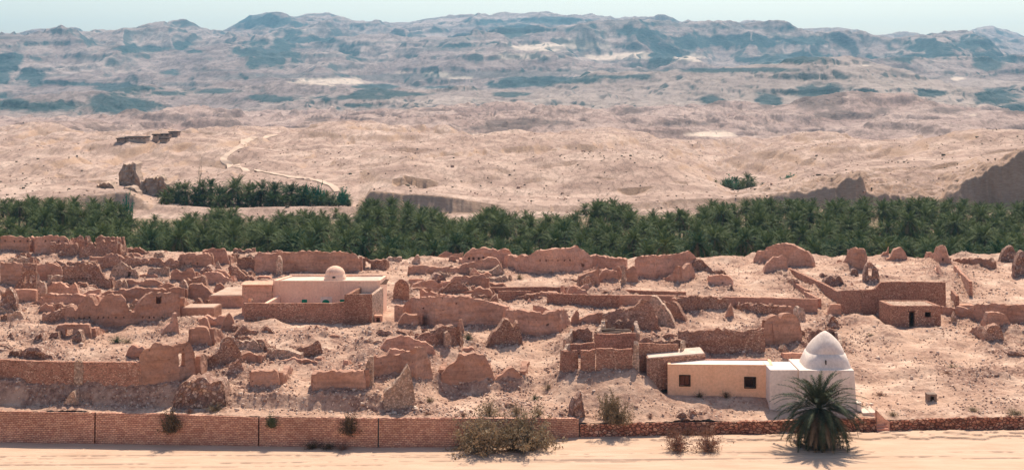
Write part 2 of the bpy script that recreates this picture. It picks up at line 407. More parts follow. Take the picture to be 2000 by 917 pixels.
DOMES = [(640,760,150,22,90),(1060,450,260,22,50),(1290,430,130,12,40),(1160,620,160,18,60),(1420,700,150,22,60),(1270,900,180,16,90),(1580,820,120,18,70),(1500,640,90,14,50),(880,560,120,16,50),(300,600,200,12,60),(90,480,120,16,50),(60,900,90,18,70),(180,1000,90,14,70),(390,1100,110,12,80),(1700,600,220,16,70),(1880,520,150,18,60),(1150,1150,200,20,120),(950,1350,220,18,120),(1350,1300,200,22,120),(1600,1400,180,24,130),(1850,1300,200,22,130),(600,1400,220,14,140),(250,1350,200,16,130),(20,1300,160,16,130),(1560,2150,150,30,220),(1655,1950,110,26,180),(1760,2100,130,26,200),(1400,2050,140,28,220),(1230,2250,160,24,250),(1010,2300,180,24,250),(830,2000,160,24,220),(1900,1950,150,22,200),(640,2200,150,18,220),(360,2200,170,16,220),(140,2100,150,18,220),(1856,4300,75,30,420),(1780,4250,70,18,380),(510,4100,90,26,400),(70,3600,90,26,350),(1400,4300,150,14,350),(1080,4000,200,12,400),(760,420,90,12,30),(1000,1000,150,14,90)]
flatmask = []   # (x, y, r) places kept level around buildings
def detail(x, D):
    """small relief added to Hs"""
    t = D - Dw(x)
    inside = (t >= 0.3) & (D < 250)
    rm = samp(rubmask, x, D)
    n = 0.42 * fbm(x / 6, D / 6, 4, 3) + 0.20 * fbm(x / 1.5, D / 1.5, 4, 11)
    n = n * sstep(0.3, 3.0, t) + (.35 + rm) * (0.34 * np.abs(fbm(x / 0.8, D / 0.8, 3, 21)) + 0.10 * fbm(x / .4, D / .4, 2, 31))
    # eroded mounds in the open ground
    n = n + 1.5 * np.maximum(0, fbm(x / 7, D / 7, 3, 57) - 0.12) * sstep(6, 14, t)
    v = np.where(inside, n + samp(debris, x, D), 0)
    # wadi: rippled sand, eroded shelves on the right half
    shelf = np.interp(x, [0, 8, 20, 60], [0, 0.3, 0.5, 0.6]) * np.clip(1 - (-t) / 3.6, 0, 1) * (.12 + .88 * sstep(.2, 1.5, -t)) * (t < 0.3)
    sh = shelf + (0.2 * fbm(x / 1.7, D / .9, 4, 77) + .2 * fbm(x / 7, D / 2, 3, 79)) * (shelf > 0.01)
    st = 0.17; sh = np.where(shelf > 0, (np.floor(sh / st) + sstep(0.75, 1.0, (sh / st) % 1)) * st, 0)
    w = 0.035 * fbm(x / 3, D / 1.5, 3, 5) + np.maximum(sh, 0)
    rut = np.zeros_like(x)
    for d0, amp in ((124.6, .15), (123.9, .08), (122.9, .16), (122.2, .12), (121.2, .08), (125.6, .06)):
        c = d0 + 0.25 * np.sin(x / 9.0 + d0) + 0.02 * x
        rut -= amp * np.exp(-((D - c) / 0.16) ** 2) * np.clip(.3 + .7 * vnoise(x * 2.3, D * 0 + d0, 16) + 1.1 * vnoise(x / 7, D * 0 + d0, 15), 0, 1.2)
    v = v + np.where(t < 0.3, w + rut, 0)
    # far relief
    m = D > 245
    if m.any():
        xx, dd = x[m], D[m]; px = CX + xx * F / dd
        a1 = np.interp(dd, [245, 300, 352, 420, 700, 1300, 2500, 9000], [.25, .3, .5, 3.0, 8.0, 11, 7, 7])
        f = a1 * (fbm(xx / 60, dd / 75, 5, 101) * 1.1 + 0.45 * ridged(xx / 34, dd / 60, 5, 131) - .1)
        for cpx, cd, wpx, hpx, ry in DOMES:
            if cd < 1500: hpx, ry = hpx * 1.55, ry * .75
            rx = wpx * cd / F; u = (xx - (cpx - CX) * cd / F) / rx; w_ = (dd - cd) / ry
            q = np.abs(u) < 3
            f[q] += hpx * cd / F * np.exp(-(u[q] ** 2 + w_[q] ** 2)) if q.any() else 0
        ag = np.interp(dd, [245, 350, 375, 470, 900, 1600, 2400], [0, 0, 1.2, 4.2, 8.0, 10, 0])
        gn = np.abs(vnoise(xx / 23 + .5 * fbm(xx / 30, dd / 30, 2, 7), dd / 42, 641)) + .5 * np.abs(vnoise(xx / 10, dd / 19, 643)) + .25 * np.abs(vnoise(xx / 4.5, dd / 8, 645))
        f = f + ag * (np.minimum(gn, .55) - .33) * sstep(-.3, .25, fbm(xx / 110, dd / 110, 2, 647))
        cut = 1 - 0.85 * np.exp(-((px - 1445) / 60) ** 2) * np.exp(-((dd - 480) / 110) ** 2)
        if SCARPS:
            for sx, sD, hw, hm_s, L_s in SCARPS:
                u = (xx / dd - sx / sD) * F / hw; e = sD + 2.5 * vnoise(xx / (sD * .02), xx * 0, 777) * sD / 400 - dd; q = (np.abs(u) < 1) & (e > 0) & (e < 4 * L_s)
                f[q] -= hm_s * np.clip(1 - u[q] ** 2 + .5 * vnoise(xx[q] / (sD * .016), xx[q] * 0, 779), 0, 1.2) ** 1.2 * np.exp(-e[q] / L_s) * (.8 + .5 * fbm(xx[q] / 2.5, dd[q] / 5, 3, 781))
        a2 = np.interp(dd, [245, 650, 1000, 1600, 2600, 4000, 5500, 6000, 9000], [0, 0, 6, 13, 26, 48, 30, 4, 30])
        f = f * cut + a2 * (1.0 * ridged(xx / 230 + .35 * fbm(xx / 300, dd / 300, 2, 5), dd / 620, 4, 201, 0.42) - 0.15)
        a3 = np.interp(dd, [245, 1900, 2700, 3600, 5200, 5900, 6000, 6500], [0, 0, 26, 84, 96, 25, 5, 30])
        f = f + a3 * (ridged(xx / 640 + .3 * fbm(xx / 700, dd / 700, 2, 8), dd / 1150, 4, 301, 0.45) - 0.15)
        fl = np.exp(-((dd - 362) / 28) ** 2) * sstep(1380, 1560, px); f = f + fl * (1.6 * ridged(xx / 5, dd / 9, 4, 611) + .8 * fbm(xx / 2, dd / 2, 2, 613))
        a4 = np.interp(dd, [245, 340, 380, 900, 3000, 9000], [0.1, .2, .35, .6, 1.5, 4])
        f = f + a4 * fbm(xx / (3 + dd / 160), dd / (3 + dd / 160), 3, 401)
        # ledges of harder rock
        z0 = far_base(xx, dd) + f
        stp = np.interp(dd, [300, 700, 1600, 4000, 9000], [3, 6, 16, 34, 40])
        k = np.interp(dd, [300, 420, 800, 1500, 4000, 5600, 6000], [0, .2, .25, .3, .22, .15, .0]) * sstep(-0.25, 0.35, fbm(xx / (dd * .12 + 20), dd / (dd * .12 + 20), 2, 501))
        zz = z0 + stp * 0.35 * fbm(xx / (stp * 9), dd / (stp * 9), 3, 511)
        fr = (zz / stp) % 1
        f = f + k * stp * (sstep(0.72, 1.0, fr) - fr)
        v[m] = f
    return v
def H(x, D):
    x = np.atleast_1d(np.asarray(x, float)); D = np.atleast_1d(np.asarray(D, float)); x, D = np.broadcast_arrays(x, D)
    x = x.copy(); D = D.copy()
    v = Hs(x, D) + detail(x, D)
    for fx, fy, fw, fd, fz in flatmask:
        k = np.clip((1.3 - np.maximum(np.abs(x - fx) / fw, np.abs(D - fy) / fd)) / 0.3, 0, 1)
        v = v * (1 - k) + np.minimum(v, fz) * k
    return v
def Hp(x, D): return float(H(x, D)[0])
_DD = np.concatenate([np.arange(112, 250, 0.08)])
_DF = np.geomspace(250, 6500, 4000)
def hit(px, py, far=False):
    D = _DF if far else _DD
    x = (px - CX) * D / F; zr = CAMZ - (py - HY) * D / F
    h = Hs(x, D) if not far else H(x, D)
    k = np.nonzero(zr <= h)[0]
    i = k[0] if len(k) else (len(D) - 1 if far else np.argmin(np.abs(D - 236)))
    return np.array([x[i], D[i], h[i]])

_sc = []
for cpx, cpy, hw, hpx, L_s in _arr("1790,327,100,26,14 822,347,34,26,8 786,346,20,15,6 1250,363,45,13,8 1180,349,28,8,6 150,345,40,10,8 195,352,24,12,7 805,288,52,9,16 1010,285,30,6,12 1140,292,45,11,14 1570,312,55,10,12 1500,302,40,7,12 1445,376,26,10,6 590,349,80,5,5 1000,358,160,3,4 1960,297,60,14,10 85,279,32,5,14 1660,292,60,6,12 1330,352,30,8,6 640,300,60,5,10 700,322,70,6,8 330,300,40,5,9 960,330,50,6,7 1100,322,60,6,7 1720,300,60,7,12 440,330,40,5,7"):
    p = hit(cpx, cpy, True)
    _sc.append((p[0], p[1], hw, hpx * p[1] / F, L_s))
SCARPS = _sc
# ---------------------------------------------------------------- ruined walls
MATS = dict(m=MUD, s=STONE, r=BUILT, l=LIGHT, p=PINK, k=ROCK, d=DRY, c=COURSED, C=CREAM, Y=YELLOW, W=WHITE)
RAG = dict(m=.20, s=.34, r=.05, l=.26, p=.04, k=.35, d=.06, c=.01, C=0, Y=0, W=0)
ROUGH = dict(m=.09, s=.13, r=.025, l=.07, p=.02, k=.28, d=.05, c=.012, C=.01, Y=.01, W=.02)
SKIRT = dict(m=.35, s=.45, r=.12, l=.3, p=.15, k=.3, d=0, c=0, C=0, Y=0, W=0)
def wall_geom(mat, base, top, thick, holes=(), sink=1.0, skirt=None, rag=None, step=0.24, side=1, lean=0.0, tz=None):
    """base: [(px,py)] on the ground, or world (x,y,z) triples; top: [(px,py)] outline. Returns verts, faces."""
    base = np.asarray(base, float)
    if base.shape[1] == 2: W = np.array([hit(p[0], p[1]) for p in base]); bpx = base[:, 0]
    else: W = base; bpx = CX + W[:, 0] * F / W[:, 1]
    top = np.asarray(top, float)
    L = np.linalg.norm(np.diff(W[:, :2], axis=0), axis=1); Lt = L.sum()
    S = np.concatenate([[0.0], np.cumsum(L)])
    assert len(S) == len(W), (base, W.shape)
    n = max(3, int(Lt / step) + 1)
    s = np.linspace(0, Lt, n)
    spx = CX + np.interp(s, S, W[:, 0]) * F / np.interp(s, S, W[:, 1])
    s0 = s
    inv = lambda p: float(np.interp(p, spx, s0)) if spx[-1] > spx[0] else float(np.interp(-p, -spx, s0))
    extra = []
    for h in holes: extra += [inv(h[0]), inv(h[2])]
    if len(extra):
        s = np.unique(np.round(np.concatenate([s, extra]), 4))
        keep = [0]
        ex = set(np.round(extra, 4))
        for i in range(1, len(s)):
            if s[i] - s[keep[-1]] < 0.06 and s[i] not in ex: continue
            keep.append(i)
        s = s[keep]; n = len(s)
    X = np.interp(s, S, W[:, 0]); Y = np.interp(s, S, W[:, 1]); G = np.interp(s, S, W[:, 2])
    P = CX + X * F / Y
    o = np.argsort(top[:, 0], kind='stable')
    tp = np.interp(P, top[o, 0], top[o, 1])
    zt = CAMZ - (tp - HY) * Y / F
    if tz is not None: zt = np.interp(s / Lt, [0, .35, .7, 1], tz)
    zb = G - sink
    sd = rng.integers(0, 9999)
    rg = RAG[mat] if rag is None else rag
    zt = zt + rg * fbm(s / .9, s * 0 + .3, 3, sd) + rg * .6 * vnoise(s / .28, s * 0 + .7, sd + 1)
    zt = np.maximum(zt, G + 0.08)
    hm = float((zt - zb).max()); nr = max(3, int(hm / 0.27))
    fr = np.linspace(0, 1, nr + 1)
    fx = []
    for h in holes:
        sh = inv((h[0] + h[2]) / 2); zz = np.interp(sh, s, zt); zo = np.interp(sh, s, zb); yy = np.interp(sh, s, Y)
        for py in (h[1], h[3]):
            fx.append(float(np.clip(((CAMZ - (py - HY) * yy / F) - zo) / (zz - zo), 0.02, 0.97)))
    if fx:
        fr = np.unique(np.round(np.concatenate([fr, fx]), 4)); ex = set(np.round(fx, 4)); kp = [0]
        for i in range(1, len(fr)):
            if fr[i] - fr[kp[-1]] < 0.02 and fr[i] not in ex: continue
            kp.append(i)
        fr = fr[kp]
    nr = len(fr) - 1
    # horizontal normal pointing away from the camera
    tx = np.gradient(X, s); ty = np.gradient(Y, s); l = np.hypot(tx, ty) + 1e-9
    nx, ny = -ty / l, tx / l
    if (nx * X + ny * Y).mean() * side < 0: nx, ny = -nx, -ny
    ZZ = zb[None] + (zt - zb)[None] * fr[:, None]
    bat = (ZZ - G[None]) * 0.035
    rf = ROUGH[mat]
    SS = np.broadcast_to(s, ZZ.shape)
    d1 = rf * fbm(SS / .8, ZZ / .6, 3, sd + 5) * 1.6; d2 = rf * fbm(SS / .8, ZZ / .6, 3, sd + 9) * 1.6
    thf = thick * (1 + (0.25 * fbm(s / 2, s * 0, 2, sd + 3) if rf > .03 else 0)) 
    o1 = bat + d1; o2 = thf[None] - bat + d2 if hasattr(thf, '__len__') else thick - bat + d2
    o2 = np.maximum(o2, o1 + 0.12)
    ln = lean * (ZZ - G[None])
    FX = X[None] + nx[None] * o1 + ln; FY = Y[None] + ny[None] * o1
    BX = X[None] + nx[None] * o2 + ln; BY = Y[None] + ny[None] * o2
    BZ = ZZ.copy(); BZ[-1] += rg * .5 * fbm(s / .5, s * 0, 2, sd + 13)
    V = np.concatenate([np.stack([FX, FY, ZZ], -1).reshape(-1, 3), np.stack([BX, BY, BZ], -1).reshape(-1, 3)])
    nn = (nr + 1) * n
    fi = lambda j, i: j * n + i
    bi = lambda j, i: nn + j * n + i
    faces = []; V = V.tolist()
    hole = {}
    for h in holes:
        sa, sb = sorted((inv(h[0]), inv(h[2])))
        sh = (sa + sb) / 2; zz = np.interp(sh, s, zt); zo = np.interp(sh, s, zb); yy = np.interp(sh, s, Y)
        f1 = ((CAMZ - (h[1] - HY) * yy / F) - zo) / (zz - zo); f0 = ((CAMZ - (h[3] - HY) * yy / F) - zo) / (zz - zo)
        arch = len(h) > 5
        for i in range(n - 1):
            cs = (s[i] + s[i + 1]) / 2
            if not (sa < cs < sb): continue
            for j in range(nr):
                cf = (fr[j] + fr[j + 1]) / 2
                if f0 < cf < f1: hole[(i, j)] = h[4]
    for j in range(nr):
        for i in range(n - 1):
            m_ = hole.get((i, j))
            if m_ is None:
                faces.append((fi(j, i), fi(j, i + 1), fi(j + 1, i + 1), fi(j + 1, i)))
            if m_ != 't':
                faces.append((bi(j, i + 1), bi(j, i), bi(j + 1, i), bi(j + 1, i + 1)))
    # linings of openings: pits go 60 % into the wall
    for (i, j), m_ in hole.items():
        def inner(jj, ii):
            if m_ == 't': return bi(jj, ii)
            a = V[fi(jj, ii)]; b_ = V[bi(jj, ii)]
            V.append([a[q] + (b_[q] - a[q]) * .65 for q in range(3)]); return len(V) - 1
        q = [(j, i), (j, i + 1), (j + 1, i + 1), (j + 1, i)]
        inn = [inner(*a) for a in q]
        nb = [(i, j - 1), (i + 1, j), (i, j + 1), (i - 1, j)]
        for e in range(4):
            if nb[e] in hole and m_ == 't': continue
            a, b_ = q[e], q[(e + 1) % 4]
            faces.append((fi(*a), inn[e], inn[(e + 1) % 4], fi(*b_)))
        if m_ != 't': faces.append(tuple(inn))
    for i in range(n - 1):
        faces.append((fi(nr, i), fi(nr, i + 1), bi(nr, i + 1), bi(nr, i)))
    for j in range(nr):
        faces.append((fi(j + 1, 0), bi(j + 1, 0), bi(j, 0), fi(j, 0)))
        faces.append((fi(j, n - 1), bi(j, n - 1), bi(j + 1, n - 1), fi(j + 1, n - 1)))
    sk = SKIRT[mat] if skirt is None else skirt
    if sk > 0:
        for i in range(0, n, 3):
            if zt[i] - G[i] < 0.1: continue
            jx, jy = rng.normal(0, .4, 2)
            splat(X[i] + nx[i] * thick * .5 + jx, Y[i] + ny[i] * thick * .5 + jy + .2, 1.2 + rng.random() * .8, sk * (0.4 + rng.random() * .8), 1)
    return V, faces
def Zp_(py, D): return CAMZ - (py - HY) * D / F
def pts(s): return [tuple(float(v) for v in p.split(',')) for p in s.split()]
CATS = dict(ruined_wall='ruined wall', stone_wall='stone wall', wall_pier='pier', wall_block='wall fragment', rubble_mound='rubble mound', boulder='boulder', garden_wall='low wall', lane_wall='lane wall', ruined_tower='ruined tower')
labels_seen = {}
def add_wall(line):
    f = [a.strip() for a in line.split(';')]
    name, mat, th, base, top, holes, label = f[:7]
    opt = dict(a.split('=') for a in f[7].split()) if len(f) > 7 and f[7] else {}
    T = pts(top)
    if ',' in base: B = pts(base)
    else: B = [(T[0][0], float(base)), (T[-1][0], float(base))]
    hs = []
    for h in holes.split():
        a = h.split(','); hs.append((float(a[0]), float(a[1]), float(a[2]), float(a[3]), a[4]))
    kw = {k: float(v) for k, v in opt.items() if k in ('sink', 'skirt', 'rag', 'side', 'lean', 'step')}
    V, Fc = wall_geom(mat, B, T, float(th), hs, **kw)
    if mat in 'ms' and name in ('ruined_wall', 'wall_block', 'stone_wall') and len(T) > 2:
        W0, W1 = hit(*B[0]), hit(*B[-1]); L0 = np.hypot(*(W1 - W0)[:2])
        zmax = max(Zp_(t[1], (W0[1] + W1[1]) / 2) for t in T)
        if L0 > 2.2:
            for e, (We, ti) in enumerate(((W0, 1), (W1, -2))):
                if rng.random() < .12: continue
                g = 1 if e == 0 else -1
                t_ = (W1 - W0)[:2] / L0
                px_, py_ = We[0] + t_[0] * .35 * g, We[1] + float(th) * .8
                ln_ = rng.uniform(2.5, 5.5); h1 = Zp_(T[ti][1], We[1]) - .1; q0 = Hs(px_, py_)[0]; q1 = Hs(px_, py_ + ln_)[0]
                h1 = min(h1, q0 + 2.6)
                if h1 < q0 + .5: continue
                V2, F2 = wall_geom(mat, [(px_, py_, q0), (px_ + rng.uniform(-.3, .3), py_ + ln_, q1)], [(0, 0), (1, 0)], float(th) * .8, skirt=0, side=g if We[0] < 0 else g, tz=[h1, h1 - .2, q1 + (h1 - q0) * rng.uniform(.3, .8), q1 + .2])
                k_ = len(V); V = list(V) + list(V2); Fc = list(Fc) + [tuple(i + k_ for i in f_) for f_ in F2]
            if name != 'wall_block' and rng.random() < .62 and L0 > 3 and W0[1] > 150:
                off = rng.uniform(3.5, 5.5); a_, b_ = sorted(rng.uniform(.02, .98, 2)); b_ = min(1, max(b_, a_ + .35))
                P0 = W0 + (W1 - W0) * a_; P1 = W0 + (W1 - W0) * b_; P0[1] += off; P1[1] += off
                P0[2] = Hs(P0[0], P0[1])[0]; P1[2] = Hs(P1[0], P1[1])[0]
                mt_ = np.mean([t[1] for t in T[1:-1]]); hh = [min(Zp_(mt_, (W0[1] + W1[1]) / 2), P0[2] + 2.8) + rng.uniform(-1.1, .15) for _ in range(4)]
                hh[int(rng.integers(0, 2)) * 3] -= 1.2
                V2, F2 = wall_geom(mat, [P0, P1], [(0, 0), (1, 0)], float(th) * .8, skirt=0, tz=hh)
                k_ = len(V); V = list(V) + list(V2); Fc = list(Fc) + [tuple(i + k_ for i in f_) for f_ in F2]
    o = put(name, V, Fc, MATS[mat], smooth=False)
    assert label not in labels_seen, label
    labels_seen[label] = 1
    nw = len(label.split())
    assert 4 <= nw <= 16, (nw, label)
    tag(o, label, CATS.get(name, 'wall'), opt.get('g', '').replace('_', ' ') or None, 'thing')
    return o
